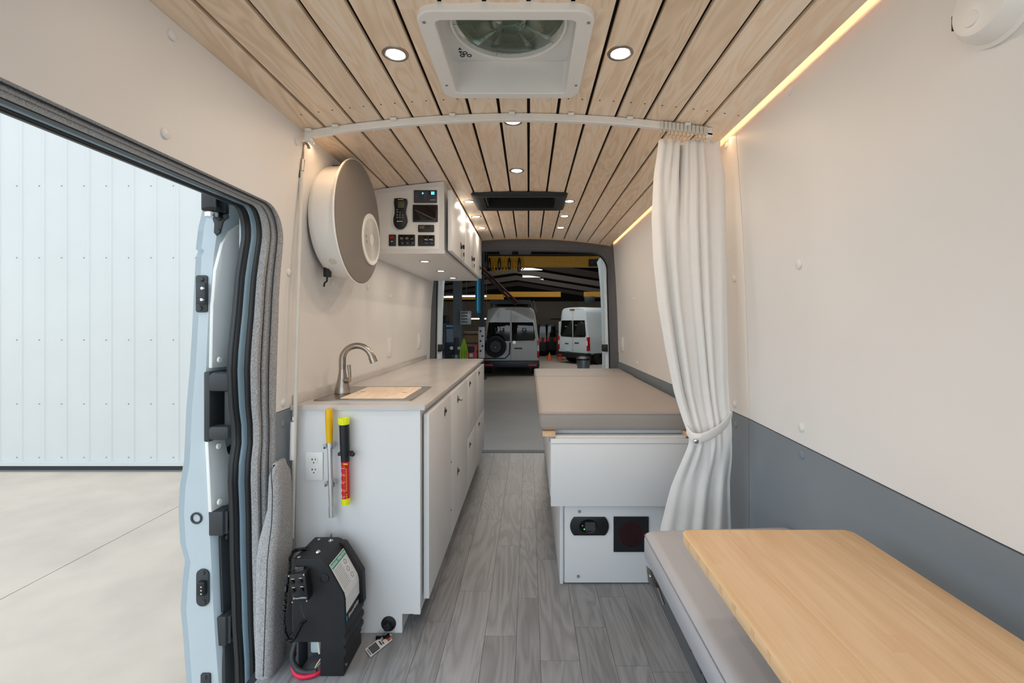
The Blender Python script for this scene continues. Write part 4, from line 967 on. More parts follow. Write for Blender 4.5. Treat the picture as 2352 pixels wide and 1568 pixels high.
# ================================================================ KITCHEN COUNTER UNIT
KX0, KX1, KY0, KY1 = -.888, -.414, 1.735, 3.95
kt = thing('kitchen_cabinet', 'long white base cabinet with keyhole latches under the pale worktop', 'cabinet', (-.66, 2.8, 0))
g = G(); g.prism([(KX0, KY0, 0), (-.482, KY0, 0), (-.482, KY0, .072), (-.413, KY0, .072), (-.413, KY0, .849), (KX0, KY0, .849)], (0, .018, 0)); g.obj('end_panel', M['cabinet'], kt, smooth=False)
g = G(); g.box(KX0, KX1, 2.26, KY1, .075, .849); g.box(KX0, KX1, KY0+.018, 2.26, .075, .735); g.box(-.46, KX1, KY0+.018, 2.26, .735, .849); g.obj('carcass', M['cabinet'], kt); box('toe_kick', (KX0, -.485, KY0+.018, KY1, 0, .075), M['cabinet'], kt)
box('corner_trim', (-.437, -.4125, KY0-.003, KY0, .072, .849), M['cabinet'], kt)
box('wall_filler', (-.903, -.8885, KY0+.004, KY1, 0, .849), M['cabinet'], kt)
def latch(y, z, parent, key=False):
    x = -.3865
    G().lathe((x, y, z), (1, 0, 0), [(0, .0), (0, .021), (.0015, .021), (.003, .018), (.003, 0)], 24).obj('latch_plate', M['steel'], parent)
    g = G().lathe((x+.003, y, z+.004), (1, 0, 0), [(0, .0075), (.006, .0075), (.007, 0)], 14); g.obj('latch_button', M['dsteel' if not key else 'nickel'], parent)
    if key: G().box(x+.003, x+.025, y-.004, y+.004, z-.009, z+.009, .002).obj('latch_key', M['nickel'], parent)
fr_ = [('door', 1.765, 2.262, .112, .828), ('door', 2.270, 2.872, .112, .828), ('drawer_front', 2.876, 3.366, .446, .828), ('door', 2.876, 3.366, .112, .440), ('drawer_front', 3.370, 3.945, .446, .828), ('door', 3.370, 3.945, .112, .440)]
lz = lambda y, py: pix(1000, py, Y=y).z
LT = [((2.1, lz(2.1, 945), 0),), ((2.48, lz(2.48, 916), 1), (2.48, lz(2.48, 1082), 0)), ((2.98, lz(2.98, 881), 0),), ((2.98, lz(2.98, 1021), 0),), ((3.52, lz(3.52, 857), 0),), ((3.52, lz(3.52, 974), 0),)]
for (nm, a, b, z0, z1), ls in zip(fr_, LT):
    d = G().box(-.407, -.386, a, b, z0, z1, .0012).obj(nm, M['cabinet'], kt)
    for y, z, k in ls: latch(y, z, d, k)
for z in (lz(2.266, 1061), .25): box('hinge_pin', (-.388, -.384, 2.264, 2.268, z-.004, z+.004), M['charcoal'], kt)
# worktop with sink cut-out
wt = thing('worktop', 'pale marbled stone worktop on the long white cabinet', 'worktop', (-.65, 2.85, .85))
SX = (-.835, -.485, 1.835, 2.185)
g = G()
for x0, x1, y0, y1 in subtract((-.903, -.394, 1.725, 3.975), [SX]):
    g.box(x0, x1, y0, y1, .850, .870)
bmesh.ops.remove_doubles(g.b, verts=g.b.verts, dist=.0001); g.obj('slab', M['counter'], wt, smooth=False)
box('front_nosing', (-.396, -.392, 1.729, 3.975, .852, .869), M['counter'], wt, .0015)
box('backsplash', (-.903, -.888, 1.74, 3.975, .870, .905), M['counter'], wt, .002)
sk = thing('sink', 'stainless drop-in sink with a raised rim at the worktop end', 'sink', (-.66, 2.0, .80))
o_ = rrect(-.862, -.468, 1.815, 2.205, .012, 4); i_ = rrect(-.775, -.502, 1.842, 2.18, .02, 4)
ring(o_, i_, lambda a, b: (a, b, .8745), lambda a, b: (a, b, .8702)).obj('rim', M['steel'], sk)
g = G(); g.rows([[Vector((a, b, z)) for a, b in rrect(-.775+e, -.502-e, 1.842+e, 2.18-e, .02, 4)] for z, e in ((.8705, 0), (.75, .005), (.745, .02))], close=True); g.b.faces.new([g.b.verts.new((a, b, .745)) for a, b in rrect(-.755, -.522, 1.862, 2.16, .02, 4)]); g.obj('basin', M['steel'], sk)
sc2 = thing('sink_cover', 'maple board covering the sink basin', 'cutting board', (-.64, 2.01, .868))
g = G().prism([(a, b, .866) for a, b in rrect(-.770, -.507, 1.847, 2.175, .012, 4)], (0, 0, .0095), .001); g.obj('board', M['maple'], sc2)
for x, y in ((-.735, 2.02), (-.545, 2.0)): G().cyl((x, y, .8755), (x, y, .8762), .012, seg=14).obj('finger_notch', M['mapleedge'], sc2)
# faucet
fx, fy = -.812, 1.985
t = thing('faucet', 'brushed nickel high-arc faucet with side lever beside the sink', 'faucet', (fx, fy, .8745))
G().lathe((fx, fy, .8748), (0, 0, 1), [(0, 0), (0, .033), (.004, .0335), (.03, .028), (.06, .021), (.09, .0155), (.105, .0145)], 28).obj('body', M['nickel'], t)
pts = [(fx, fy, .975)]
for k in range(15):
    a = PI-k/14*PI*.86; pts.append((fx+.064+.064*math.cos(a), fy-.0, 1.02+.062*math.sin(a)))
e = pts[-1]; pts.append((e[0]+.006, fy, e[2]-.012))
G().tube(pts, [.0145]*4+[.0135]*(len(pts)-4), seg=18).obj('spout', M['nickel'], t)
e = pts[-1]; G().cyl(e, (e[0]+.010, fy, e[2]-.026), .0155, .0165, 18).obj('spray_head', M['nickel'], t)
g = G().lathe((fx+.012, fy-.008, .932), (.9, -.35, 0), [(0, .012), (.02, .013), (.028, .010), (.030, 0)], 18); g.obj('lever_hub', M['nickel'], t)
G().tube([(fx+.036, fy-.016, .932), (fx+.040, fy-.018, .95), (fx+.037, fy-.018, .978), (fx+.035, fy-.018, 1.0)], [.007, .006, .0068, .0078], seg=12).obj('lever', M['nickel'], t)
# ---- things on the cabinet end
ye = KY0
o0 = pix(703, 1037, Y=ye); o1 = pix(743, 1102, Y=ye)
t = thing('outlet', 'white double power outlet on the cabinet end left of the yellow-gripped tube', 'outlet', ((o0.x+o1.x)/2, ye, (o0.z+o1.z)/2))
G().box(o0.x, o1.x, ye-.006, ye-.0005, o1.z, o0.z, .003).obj('cover_plate', M['white'], t)
for py in (1057, 1080):
    c = pix(721, py, Y=ye-.007); G().lathe((c.x, ye-.006, c.z), (0, -1, 0), [(0, .0165), (.002, .016), (.002, 0)], 24).obj('socket', M['white'], t)
    for dx, dz, w, h in ((-.006, .004, .0012, .004), (.006, .004, .0012, .0035)): box('slot', (c.x+dx-w, c.x+dx+w, ye-.0088, ye-.0078, c.z+dz-h, c.z+dz+h), M['ink'], t)
    box('slot', (c.x-.009, c.x-.003, ye-.0088, ye-.0078, c.z+.003, c.z+.005), M['ink'], t); G().cyl((c.x, ye-.0088, c.z-.008), (c.x, ye-.0078, c.z-.008), .0025, seg=10).obj('earth_hole', M['ink'], t)
q = lambda px, py, d=.028: pix(px, py, Y=ye-d)
t = thing('grip_tube', 'aluminium pump handle tube with a yellow grip clipped to the cabinet end', 'handle', q(761, 1187))
G().cyl(q(757, 1016), q(761.5, 1165), .0092, seg=20).obj('tube', M['alu'], t); G().cyl(q(761.5, 1162.5), q(762, 1187), .0105, seg=20).obj('socket_end', M['alu'], t)
A0 = q(755.5, 938); A1 = q(757, 1016); G().tube([A0+(A1-A0)*f for f in (0, .015, .05, .3, .7, 1)], [.007, .0115, .0132, .0135, .0125, .0112], seg=20).obj('grip', M['yellow'], t)
for py, cx_ in ((1023, 757.5), (1109, 760)):
    c = q(cx_, py)
    for s in (-1, 1): G().tube([(c.x+s*.004, ye-.001, c.z), (c.x+s*.012, ye-.012, c.z), (c.x+s*.0115, ye-.028, c.z), (c.x+s*.013, ye-.037, c.z), (c.x+s*.019, ye-.040, c.z)], .0025, seg=6).obj('spring_clip', M['chrome'], t) if False else G().prism([(c.x+s*.004, ye-.0005, c.z-.009), (c.x+s*.0125, ye-.012, c.z-.009), (c.x+s*.0105, ye-.034, c.z-.009), (c.x+s*.016, ye-.043, c.z-.009), (c.x+s*.019, ye-.040, c.z-.009), (c.x+s*.0135, ye-.032, c.z-.009), (c.x+s*.015, ye-.010, c.z-.009), (c.x+s*.006, ye-.0005, c.z-.009)], (0, 0, .018)).obj('spring_clip', M['chrome'], t)
t = thing('extinguisher_stick', 'tube fire extinguisher, black top, red printed body and neon caps, on the cabinet end', 'extinguisher', q(794, 1157))
G().lathe(q(790.5, 974), q(790, 957)-q(790.5, 974), [(0, .019), (.02, .0195), (.024, .0185), (.024, .0165), (.018, .0155), (.018, 0)], 28).obj('top_cap', M['neon'], t)
for k in range(14):
    a = 2*PI*k/14; c = q(790.3, 966); G().box(c.x+.0193*math.cos(a)-.0011, c.x+.0193*math.cos(a)+.0011, c.y+.0193*math.sin(a)-.0011, c.y+.0193*math.sin(a)+.0011, c.z-.010, c.z+.010).obj('cap_rib', M['neon'], t)
A0 = q(790.5, 973); A1 = q(793, 1059); G().tube([A0+(A1-A0)*f for f in (0, .01, .75, .8, .85, 1)], [.0165, .0178, .0172, .0165, .0155, .0155], seg=28).obj('sleeve', M['black'], t)
G().cyl(q(793, 1057), q(794.5, 1146), .0148, seg=28).obj('red_body', M['red'], t)
G().cyl(q(794.3, 1143), q(794.7, 1157), .0165, .0155, 28).obj('bottom_cap', M['neon'], t)
c = q(793, 1041, .02); G().box(c.x-.024, c.x+.024, ye-.034, ye-.0005, c.z-.006, c.z+.006, .003).obj('mount_clamp', M['black'], t); G().sphere((c.x+.032, ye-.03, c.z), .0085).obj('clamp_knob', M['black'], t)
def onred(px, py, d):   # point on the red cylinder surface, d = sideways offset from its axis
    c = q(px, py); return Vector((c.x+d, c.y-math.sqrt(.0151**2-d*d), c.z))
for k, py in enumerate((1088, 1105, 1123, 1138)):
    cx_ = 793.2+(py-1060)*.018; a = onred(cx_, py-2.5, -.004); b = onred(cx_, py+2.5, -.004); c = onred(cx_, py-2.5, .003); e = onred(cx_, py+2.5, .003)
    G().tube([a, b] if k % 2 else [b, a, e, c], .0007, seg=4).obj('white_print', M['tag'], t); G().tube([b, c] if k % 2 else [a, e], .0007, seg=4).obj('white_print', M['tag'], t)
    d_ = onred(cx_, py, -.011); G().box(d_.x-.0014, d_.x+.0014, d_.y-.0004, d_.y+.0006, d_.z-.006, d_.z+.006).obj('white_print', M['tag'], t)
for k in range(16):
    if k == 12: continue
    d_ = onred(793.2+k*.08, 1075+k*4.4, .0085); G().box(d_.x-.0016, d_.x+.0016, d_.y-.0006, d_.y+.0008, d_.z-.0017, d_.z+.0017).obj('yellow_print', M['yellow'], t)
d_ = onred(793, 1072.5, -.001); G().box(d_.x-.009, d_.x+.006, d_.y-.0006, d_.y+.001, d_.z-.0006, d_.z+.0006).obj('white_print', M['tag'], t)
cc = q(793.5, 1066, .0432); box('yellow_band', (cc.x-.008, cc.x+.008, cc.y-.0002, cc.y+.001, cc.z-.002, cc.z+.003), M['yellow'], t)
def catmull(P, n=14):
    out = []
    for i in range(len(P)-1):
        p0 = P[max(i-1, 0)]; p1 = P[i]; p2 = P[i+1]; p3 = P[min(i+2, len(P)-1)]
        for k in range(n):
            u = k/n; out.append(.5*((2*p1)+(-p0+p2)*u+(2*p0-5*p1+4*p2-p3)*u*u+(-p0+3*p1-3*p2+p3)*u**3))
    out.append(P[-1]); return out
def sm(P, n=8): return catmull([Vector(p) for p in P], n)
# ================================================================ LIFT PUMP
yf, yb2 = 1.52, 1.68
P2 = lambda px, py, y=yf: pix(px, py, Y=y)
t = thing('lift_pump', 'black moulded lift pump unit with printed label standing on the floor', 'pump', (-.70, 1.6, 0))
prof = [(672,1284),(732,1284),(742,1288),(752,1300),(787,1362),(791,1378),(793,1440),(796,1447),(796,1456),(790,1462),(797,1470),(797,1480),(789,1486),(796,1494),(796,1503),(790,1510),(790,1553),(735,1553),(735,1475),(672,1475)]
PP = []
for a, b in prof:
    v = P2(a, b); v.z = max(v.z, .0005); PP.append(v)
G().prism(PP, (0, yb2-yf, 0), .0028).obj('shell', M['pump'], t, ang=50)
# rear raised guard along the shoulder
pr2 = [(742,1288),(755,1290),(800,1362),(803,1440),(790,1440),(787,1378),(752,1300)]
G().prism([P2(a, b)+Vector((0, .128, 0)) for a, b in pr2], (0, .03, 0), .003).obj('rear_rib', M['pump'], t)
# label on the shoulder and side
S0, S1, S2 = P2(753, 1301), P2(788, 1364), P2(793.3, 1432)
nrm = Vector((S1.z-S0.z, 0, -(S1.x-S0.x))).normalized(); nrm = -nrm if nrm.x < 0 else nrm
def lab(A, B, f0, f1, y0, y1, m, nm, off=.001):
    n = Vector((-(B-A).z, 0, (B-A).x)).normalized(); n = -n if n.x < 0 else n
    a = A+(B-A)*f0; b = A+(B-A)*f1; v = n*off
    g = G(); g.prism([Vector((a.x, y0, a.z))+v, Vector((a.x, y1, a.z))+v, Vector((b.x, y1, b.z))+v, Vector((b.x, y0, b.z))+v], n*.0006); return g.obj(nm, M[m], t)
ya, yb3 = 1.528, 1.645
lab(S0, S1, 0.0, 1.0, ya, yb3, 'tag', 'label'); S1b = P2(791.3, 1378); lab(S1, S1b, 0, 1, ya, yb3, 'tag', 'label', .0012); lab(S1b, S2, 0.0, .62, ya, yb3, 'tag', 'label')
lab(S0, S1, 0.03, .2, ya+.004, yb3-.004, 'labelgreen', 'label_header', .0018)
dS = (S1-S0).normalized(); n_ = Vector((-(S1-S0).z, 0, (S1-S0).x)).normalized(); n_ = -n_ if n_.x < 0 else n_
cc = S0+(S1-S0)*.115+n_*.0026; text('MANUAL OPERATION', .013, (cc.x, (ya+yb3)/2, cc.z), (0, 1, 0), -dS, M['tag'], t, bold=.0003, sx=.85)
g = G()
for k in range(12):
    f = .27+.06*k; a = S0+(S1-S0)*f+n_*.0018
    for y0, y1 in ((ya+.008, ya+.055+.01*random.random()),):
        g.prism([Vector((a.x, y0, a.z)), Vector((a.x, y1, a.z)), Vector((a.x, y1, a.z))+dS*.0016, Vector((a.x, y0, a.z))+dS*.0016], n_*.0004)
dV = (S2-S1).normalized(); nv_ = Vector((1, 0, 0))
for k in range(6):
    a = S1+(S2-S1)*(.05+.09*k)+nv_*.0018; y0, y1 = ya+.008, ya+.055+.01*random.random()
    g.prism([Vector((a.x, y0, a.z)), Vector((a.x, y1, a.z)), Vector((a.x, y1, a.z))+dV*.0016, Vector((a.x, y0, a.z))+dV*.0016], nv_*.0004)
g.obj('printed_lines', M['inkgrey'], t)['kind'] = 'stuff'
for f, y in ((.35, 1.615), (.6, 1.61), (.85, 1.615)):
    a = S0+(S1-S0)*f+n_*.0016; G().tube([Vector((a.x, y, a.z))+dS*(.008*math.cos(k/10*2*PI))+Vector((0, .008*math.sin(k/10*2*PI), 0)) for k in range(11)], .0008, seg=5, caps=False).obj('printed_drawing', M['ink'], t)
a = S1+(S2-S1)*.9; text('BraunAbility', .02, (a.x+.0018, 1.59, a.z-.001), (0, 1, 0), (0, 0, 1), M['tag'], t, sx=.9)
box('blue_mark', (a.x+.001, a.x+.002, 1.527, 1.535, a.z-.008, a.z+.008), M['blueled'] if False else M['teal'], t)
# shoulder knob, switch, screws
c = P2(745, 1328); G().lathe((c.x, yf, c.z), (0, -1, 0), [(-.001, .016), (.003, .0155), (.0035, .012), (.0015, .0115), (.0015, 0)], 24).obj('port_plug', M['black'], t)
zt = P2(700, 1284).z
for x, y, m in ((-.775, 1.535, 'chrome'), (-.765, 1.66, 'chrome')): G().sphere((x, y, zt), .0055, 1, 1, .5).obj('cap_nut', M[m], t)
G().sphere((-.722, 1.56, zt+.003), .0085, 1, 1, .9).obj('cap_nut', M['chrome'], t)
G().lathe((-.715, 1.645, zt), (0, 0, 1), [(0, .009), (.003, .009), (.004, .005), (.008, .004), (.009, 0)], 14).obj('toggle_base', M['chrome'], t); G().cyl((-.715, 1.645, zt+.006), (-.712, 1.645, zt+.028), .002, .003, 10).obj('toggle_switch', M['chrome'], t)
for x, z in ((-.6165, .03),): G().cyl((x, 1.535, z), (x+.003, 1.535, z), .005, seg=10).obj('screw', M['chrome'], t); G().cyl((x, 1.665, z+.02), (x+.003, 1.665, z+.02), .005, seg=10).obj('screw', M['chrome'], t)
# inner parts in the cut-out
box('back_plate', (-.785, -.70, 1.655, 1.668, 0, .112), M['pump'], t)
box('support_strut', (-.783, -.776, 1.535, 1.60, 0, .113), M['dsteel'], t)
G().box(-.755, -.702, 1.57, 1.65, .04, .112, .008).obj('fluid_bottle', M['translucent'], t)
G().tube(sm([(-.79, 1.56, .11), (-.80, 1.54, .06), (-.785, 1.53, .025), (-.75, 1.52, .014), (-.71, 1.525, .014)]), .009, seg=12).obj('black_hose', M['charcoal'], t)
G().tube(sm([(-.795, 1.57, .07), (-.803, 1.55, .035), (-.785, 1.525, .010), (-.75, 1.508, .008), (-.715, 1.515, .009), (-.70, 1.53, .01)]), .007, seg=12).obj('red_hose', M['redhose'], t)
for k, m in enumerate(('blue', 'green', 'orange', 'tag')): G().tube([(-.722, 1.527, .012), (-.712, 1.53, .022+.004*k), (-.70, 1.532, .03+.007*k)], .0015, seg=5).obj('wire', M[m], t)
G().tube([(-.725, 1.56, .115), (-.718, 1.555, .085), (-.712, 1.55, .055)], .004, seg=8).obj('wire_bundle', M['cream'], t)
# hand control with coiled cord
hc = thing('hand_control', 'small black four-button hand control hung on the front of the lift pump', 'remote', P2(688, 1382, 1.49))
a = P2(662, 1318, 1.49)
P = [P2(663, 1320, 1.478), P2(700, 1316, 1.478), P2(708, 1380, 1.478), P2(671, 1384, 1.478)]
G().prism(P, (0, .034, 0), .0025).obj('case', M['black'], hc)
for px, py in ((672, 1336), (691, 1334), (674, 1356), (694, 1354)): p = P2(px, py, 1.478); G().cyl(p, p+Vector((0, -.007, 0)), .0065, .006, 14).obj('button', M['blackgloss'], hc)
for px, py in ((663.5, 1322), (698, 1319), (672, 1382), (705, 1379)): p = P2(px, py, 1.478); G().cyl(p, p+Vector((0, -.002, 0)), .0025, seg=8).obj('screw', M['chrome'], hc)
for px, py in ((672, 1329.5), (690, 1327.5), (674, 1349), (693, 1347)): p = P2(px, py, 1.477); box('print_mark', (p.x-.005, p.x+.005, p.y-.0002, p.y+.0005, p.z-.0008, p.z+.0008), M['tag'], hc)
p = P2(688.5, 1373, 1.4770); text('BraunAbility', .0088, p, (1, 0, .08), (0, 0, 1), M['tag'], hc)
p = P2(690, 1303, 1.515); box('hanger_plate', (p.x-.014, p.x+.014, 1.508, 1.5195, p.z-.015, p.z+.005), M['steel'], hc)
pts = [(712, 1262, 1.60), (700, 1260, 1.58), (685, 1262, 1.56), (672, 1268, 1.53), (666, 1285, 1.505), (664, 1310, 1.50), (660, 1335, 1.497), (655, 1380, 1.49), (652, 1420, 1.488), (653, 1445, 1.488), (658, 1462, 1.488), (666, 1471, 1.488), (674, 1467, 1.488), (684, 1450, 1.488), (693, 1432, 1.488), (703, 1423, 1.49)]
base = [P2(*q_) for q_ in pts]; L0 = []
cp = catmull(base, 60); hel = []; s_ = 0
for i in range(len(cp)-1):
    d = (cp[i+1]-cp[i]); s_ += d.length; d.normalize(); u = d.cross(Vector((0, 1, 0))).normalized(); v = d.cross(u); a = s_/.0042*2*PI
    hel.append(cp[i]+u*math.cos(a)*.0048+v*math.sin(a)*.0048)
G().tube(hel, .0017, seg=5).obj('coiled_cord', M['blackgloss'], hc)
G().tube([P2(691, 1384, 1.49), P2(694, 1402, 1.49), P2(700, 1420, 1.49), P2(704, 1423, 1.49)], .0016, seg=6).obj('cord_lead', M['dsteel'], hc)
# ================================================================ GAS VALVE AND TAG
c = pix(893, 1431, Y=ye)
t = thing('drain_valve', 'black round flanged valve low on the cabinet end', 'valve', (c.x, ye, c.z))
G().lathe((c.x, ye-.0005, c.z), (0, -1, 0), [(0, .0), (0, .028), (.004, .028), (.006, .02), (.007, .012), (.03, .011), (.03, 0)], 28).obj('flange', M['black'], t)
for k in range(3): a = PI/2+2*PI*k/3; G().cyl((c.x+.021*math.cos(a), ye-.006, c.z+.021*math.sin(a)), (c.x+.021*math.cos(a), ye-.008, c.z+.021*math.sin(a)), .004, seg=10).obj('screw', M['chrome'], t)
g = G(); g.tube([(c.x+.014, ye-.032, c.z-.02), (c.x, ye-.036, c.z-.028), (c.x-.02, ye-.036, c.z-.030), (c.x-.036, ye-.036, c.z-.030)], .007, seg=10); g.obj('valve_lever', M['blackgloss'], t); G().lathe((c.x-.012, ye-.042, c.z-.029), (0, -1, 0), [(0, .0065), (.003, .0065), (.003, .004), (.001, .004), (.001, .002), (.004, .0015), (.004, 0)], 16).obj('pivot_screw', M['chrome'], t)
tg = thing('warning_tag', 'white warning tag with orange top hanging from the valve onto the floor', 'tag', (c.x-.02, 1.70, .02))
C4 = [(838,1491),(888,1453),(901,1468),(851,1509)]
TP = [pix(a, b, Z=.004) for a, b in C4]
ex = (TP[1]-TP[0]); ez = (TP[3]-TP[0]); nn = Vector((0, 0, 1))
def quad(nm, u0, u1, v0, v1, m, off):
    g = G(); g.prism([TP[0]+ex*u+ez*v+nn*off for u, v in ((u0, v0), (u1, v0), (u1, v1), (u0, v1))], nn*.0006); g.obj(nm, M[m], tg)
quad('card', 0, 1, 0, 1, 'tag', 0); quad('orange_band', .84, .97, .12, .88, 'orange', .0008); quad('text_block', .12, .45, .1, .9, 'ink', .0008); quad('footer', .03, .09, .2, .85, 'inkgrey', .0008)
for k in range(5): quad('text_line', .16+.055*k, .175+.055*k, .16, .84, 'inkgrey', .0015)
quad('pictogram', .55, .60, .25, .75, 'ink', .0008); quad('pictogram', .64, .74, .35, .42, 'ink', .0008); quad('pictogram', .64, .68, .5, .8, 'ink', .0008)
G().tube([TP[1]+ez*.5, (c.x+.02, 1.70, .015), (c.x+.012, ye-.03, c.z-.02)], .0015, seg=6).obj('tie', M['translucent'], tg)
# ================================================================ RIGHT: BED BOX
bd = thing('bed_cabinet', 'white bed base cabinet with a folding front panel and black vents', 'bed base', (.45, 3.0, 0))
box('lower_box', (.158, .80, 2.075, 4.05, .0, .40), M['cabinet'], bd, .001)
box('side_panel', (.142, .157, 2.06, 4.05, .0, .395), M['cabinet'], bd, .001)
g = G(); g.box(.098, .80, 2.06, 4.05, .397, .675, .001); g.obj('upper_box', M['cabinet'], bd)
box('access_panel', (.163, .80, 2.06, 2.074, .006, .392), M['cabinet'], bd, .001)
box('table_leaf', (.098, .715, 2.0, 2.022, .375, .672), M['cabinet'], bd, .0015)
box('leaf_edge_line', (.1, .713, 1.9992, 2.0, .650, .6515), M['inkgrey'], bd)
box('leaf_support', (.12, .70, 2.022, 2.06, .62, .68), M['cabinet'], bd)
for x0, x1 in ((.062, .118), (.694, .74)): box('bamboo_cleat', (x0, x1, 2.005, 2.06, .681, .6995), M['bamboo'], bd)
for px, py in ((1331, 1174), (1328, 1323)): 
    p = pix(px, py, Y=2.06); G().lathe((p.x, 2.0598, p.z), (0, -1, 0), [(0, .0075), (.002, .0075), (.002, .004), (.0005, .003), (.0005, 0)], 16).obj('screw', M['chrome'], bd)
for y in (2.09, 2.15): pass
G().box(.0965, .0985, 2.075, 2.085, .64, .672).obj('latch_slot', M['ink'], bd)
# power panel and heater grille
p0 = pix(1309, 1186, Y=2.06); p1 = pix(1398, 1228, Y=2.06); cx_ = (p0.x+p1.x)/2; cz_ = (p0.z+p1.z)/2; w_ = (p1.x-p0.x)/2; h_ = (p0.z-p1.z)/2
out = []
for k in range(9): a = math.radians(-48+96*k/8); out.append((cx_+w_-.035+.055*math.cos(a)-.02, cz_+h_*math.sin(a)/math.sin(math.radians(48))))
out += [(2*cx_-x, 2*cz_-z) for x, z in out]
o = G().prism([(x, 2.0598, z) for x, z in out], (0, -.007, 0), .0015).obj('switch_plate', M['black'], bd)
G().lathe((cx_-.005, 2.0525, cz_), (0, -1, 0), [(0, .042), (.002, .04), (.001, .036), (.001, 0)], 32, sy=.75).obj('window', M['blackgloss'], o)
box('module', (cx_-.02, cx_+.025, 2.0505, 2.0515, cz_-.018, cz_+.02), M['dsteel'], o)
p = pix(1342, 1215, Y=2.05); G().sphere(p, .0022).obj('green_led', M['greenled'], o); p = pix(1338, 1207, Y=2.05); G().sphere(p, .0025).obj('white_led', M['tag'], o)
p0 = pix(1409, 1187, Y=2.06); p1 = pix(1489, 1264, Y=2.06); gc = Vector(((p0.x+p1.x)/2, 2.06, (p0.z+p1.z)/2)); hw = (p1.x-p0.x)/2
n = 40; sq = []
for k in range(n):
    a = 2*PI*k/n; q_ = hw/max(abs(math.cos(a)), abs(math.sin(a))); sq.append((gc.x+q_*math.cos(a), gc.z+q_*math.sin(a)))
ci = [(gc.x+.056*math.cos(2*PI*k/n), gc.z+.056*math.sin(2*PI*k/n)) for k in range(n)]
o = ring(sq, ci, lambda a, b: (a, 2.053, b), lambda a, b: (a, 2.0598, b)).obj('grille_plate', M['black'], bd, smooth=False)
G().cyl((gc.x, 2.0565, gc.z), (gc.x, 2.0598, gc.z), .056, seg=32).obj('filter', mat('dark_red_filter', '#4a0714', .6), o)
g = G()
for i in range(-7, 8):
    for j in range(-8, 9):
        x = i*.0075+(.00375 if j % 2 else 0); z = j*.0066
        if x*x+z*z < .054**2: g.lathe((gc.x+x, 2.0545, gc.z+z), (0, 1, 0), [(0, .0037), (0, .0029), (.002, .0029)], 6)
g.obj('mesh', M['black'], o)['kind'] = 'stuff'
for sx in (-1, 1):
    for sz in (-1, 1): G().cyl((gc.x+sx*(hw-.008), 2.0515, gc.z+sz*(hw-.008)), (gc.x+sx*(hw-.008), 2.053, gc.z+sz*(hw-.008)), .0025, seg=8).obj('screw', M['dsteel'], o)
# mattresses
def cushion(name, label, x0, x1, y0, y1, z0, z1, m, cat, r=.018, crown=.004, xfar=None):
    t = thing(name, label, cat, ((x0+x1)/2, (y0+y1)/2, z0)); g = G(); rows = []
    for z, e in ((z0, r*.4), (z0+r*.3, .002), (z0+r, 0), (z1-r, 0), (z1-r*.3, r*.12), (z1-r*.06, r*.42), (z1, r)):
        rows.append([Vector((a, b, z)) for a, b in rrect(x0+e, x1-e, y0+e, y1-e, max(.004, r*1.4-e*.5), 5)])
    for e, c in ((.05, .6), (.12, 1)):
        rows.append([Vector((a, b, z1+crown*c)) for a, b in rrect(x0+e, x1-e, y0+e, y1-e, r, 5)])
    g.rows(rows, close=True); g.b.faces.new([g.b.verts.new(v) for v in rows[-1]]); g.b.faces.new([g.b.verts.new(v) for v in rows[0]])
    g.obj('cover', m, t, ang=80)
    for zz in (z1-r*.45,): 
        pl = [Vector((a, b, zz)) for a, b in rrect(x0+.0005, x1-.0005, y0+.0005, y1-.0005, r*1.4, 5)]; G().tube(pl+[pl[0]], .0013, seg=5, caps=False).obj('piping', m, t)
    return t
cushion('mattress', 'near grey-beige mattress cushion on the white bed base', .048, .79, 2.03, 3.42, .702, .782, M['mattress'], 'mattress')
cushion('mattress', 'far short grey-beige mattress cushion by the rear doors', .048, .80, 3.427, 4.02, .702, .782, M['mattress'], 'mattress')
box('bed_deck', (.07, .80, 2.07, 4.04, .68, .7005), M['cabinet'], bd)
# ================================================================ RIGHT FRONT: BENCH AND TABLE
bn = thing('bench', 'grey padded bench seat on a folding steel frame along the right wall', 'bench', (.6, .5, 0))
g = G(); rows = []
bx0, bx1, by0, by1, bz0, bz1 = .362, .822, -.5, 1.44, .447, .528
for z, e in ((bz0, .01), (bz0+.006, 0), (bz1-.022, 0), (bz1-.008, .004), (bz1-.001, .014), (bz1+.001, .03), (bz1+.004, .07)):
    rows.append([Vector((a, b, z+(.012 if (a > .7 and b > 1.3 and z > .5) else 0))) for a, b in rrect(bx0+e, bx1-e*.3, by0+e, by1-e*.8, .02, 5)])
g.rows(rows, close=True); g.b.faces.new([g.b.verts.new(v) for v in rows[-1]]); g.b.faces.new([g.b.verts.new(v) for v in rows[0]]); g.obj('seat_cushion', M['seat'], bn, ang=80)
pl = [Vector((a, b, bz1-.012)) for a, b in rrect(bx0+.001, bx1, by0, by1-.001, .02, 5)]; G().tube(pl+[pl[0]], .0012, seg=5, caps=False).obj('seam', M['inkgrey'], bn)
box('seat_board', (bx0+.012, bx1, by0, by1-.01, bz0-.018, bz0), M['cabinet'], bn)
box('side_rail', (.405, .43, .2, 1.38, .405, .429), M['dsteel'], bn); box('side_rail', (.74, .77, .2, 1.38, .39, .429), M['dsteel'], bn)
p = pix(1494, 1322, Y=1.40); G().prism([(p.x-.012, 1.40, p.z+.03), (p.x+.02, 1.40, p.z-.0), (p.x+.03, 1.40, p.z-.04), (p.x+.01, 1.40, p.z-.035), (p.x-.006, 1.40, p.z-.02)], (0, .008, 0), .002).obj('hinge_plate', M['nickel'], bn); G().sphere((p.x+.0, 1.398, p.z), .004).obj('rivet', M['chrome'], bn)
G().tube([(p.x+.02, 1.39, p.z-.03), (p.x+.035, 1.38, p.z-.075)], .005, seg=8).obj('stay', M['nickel'], bn)
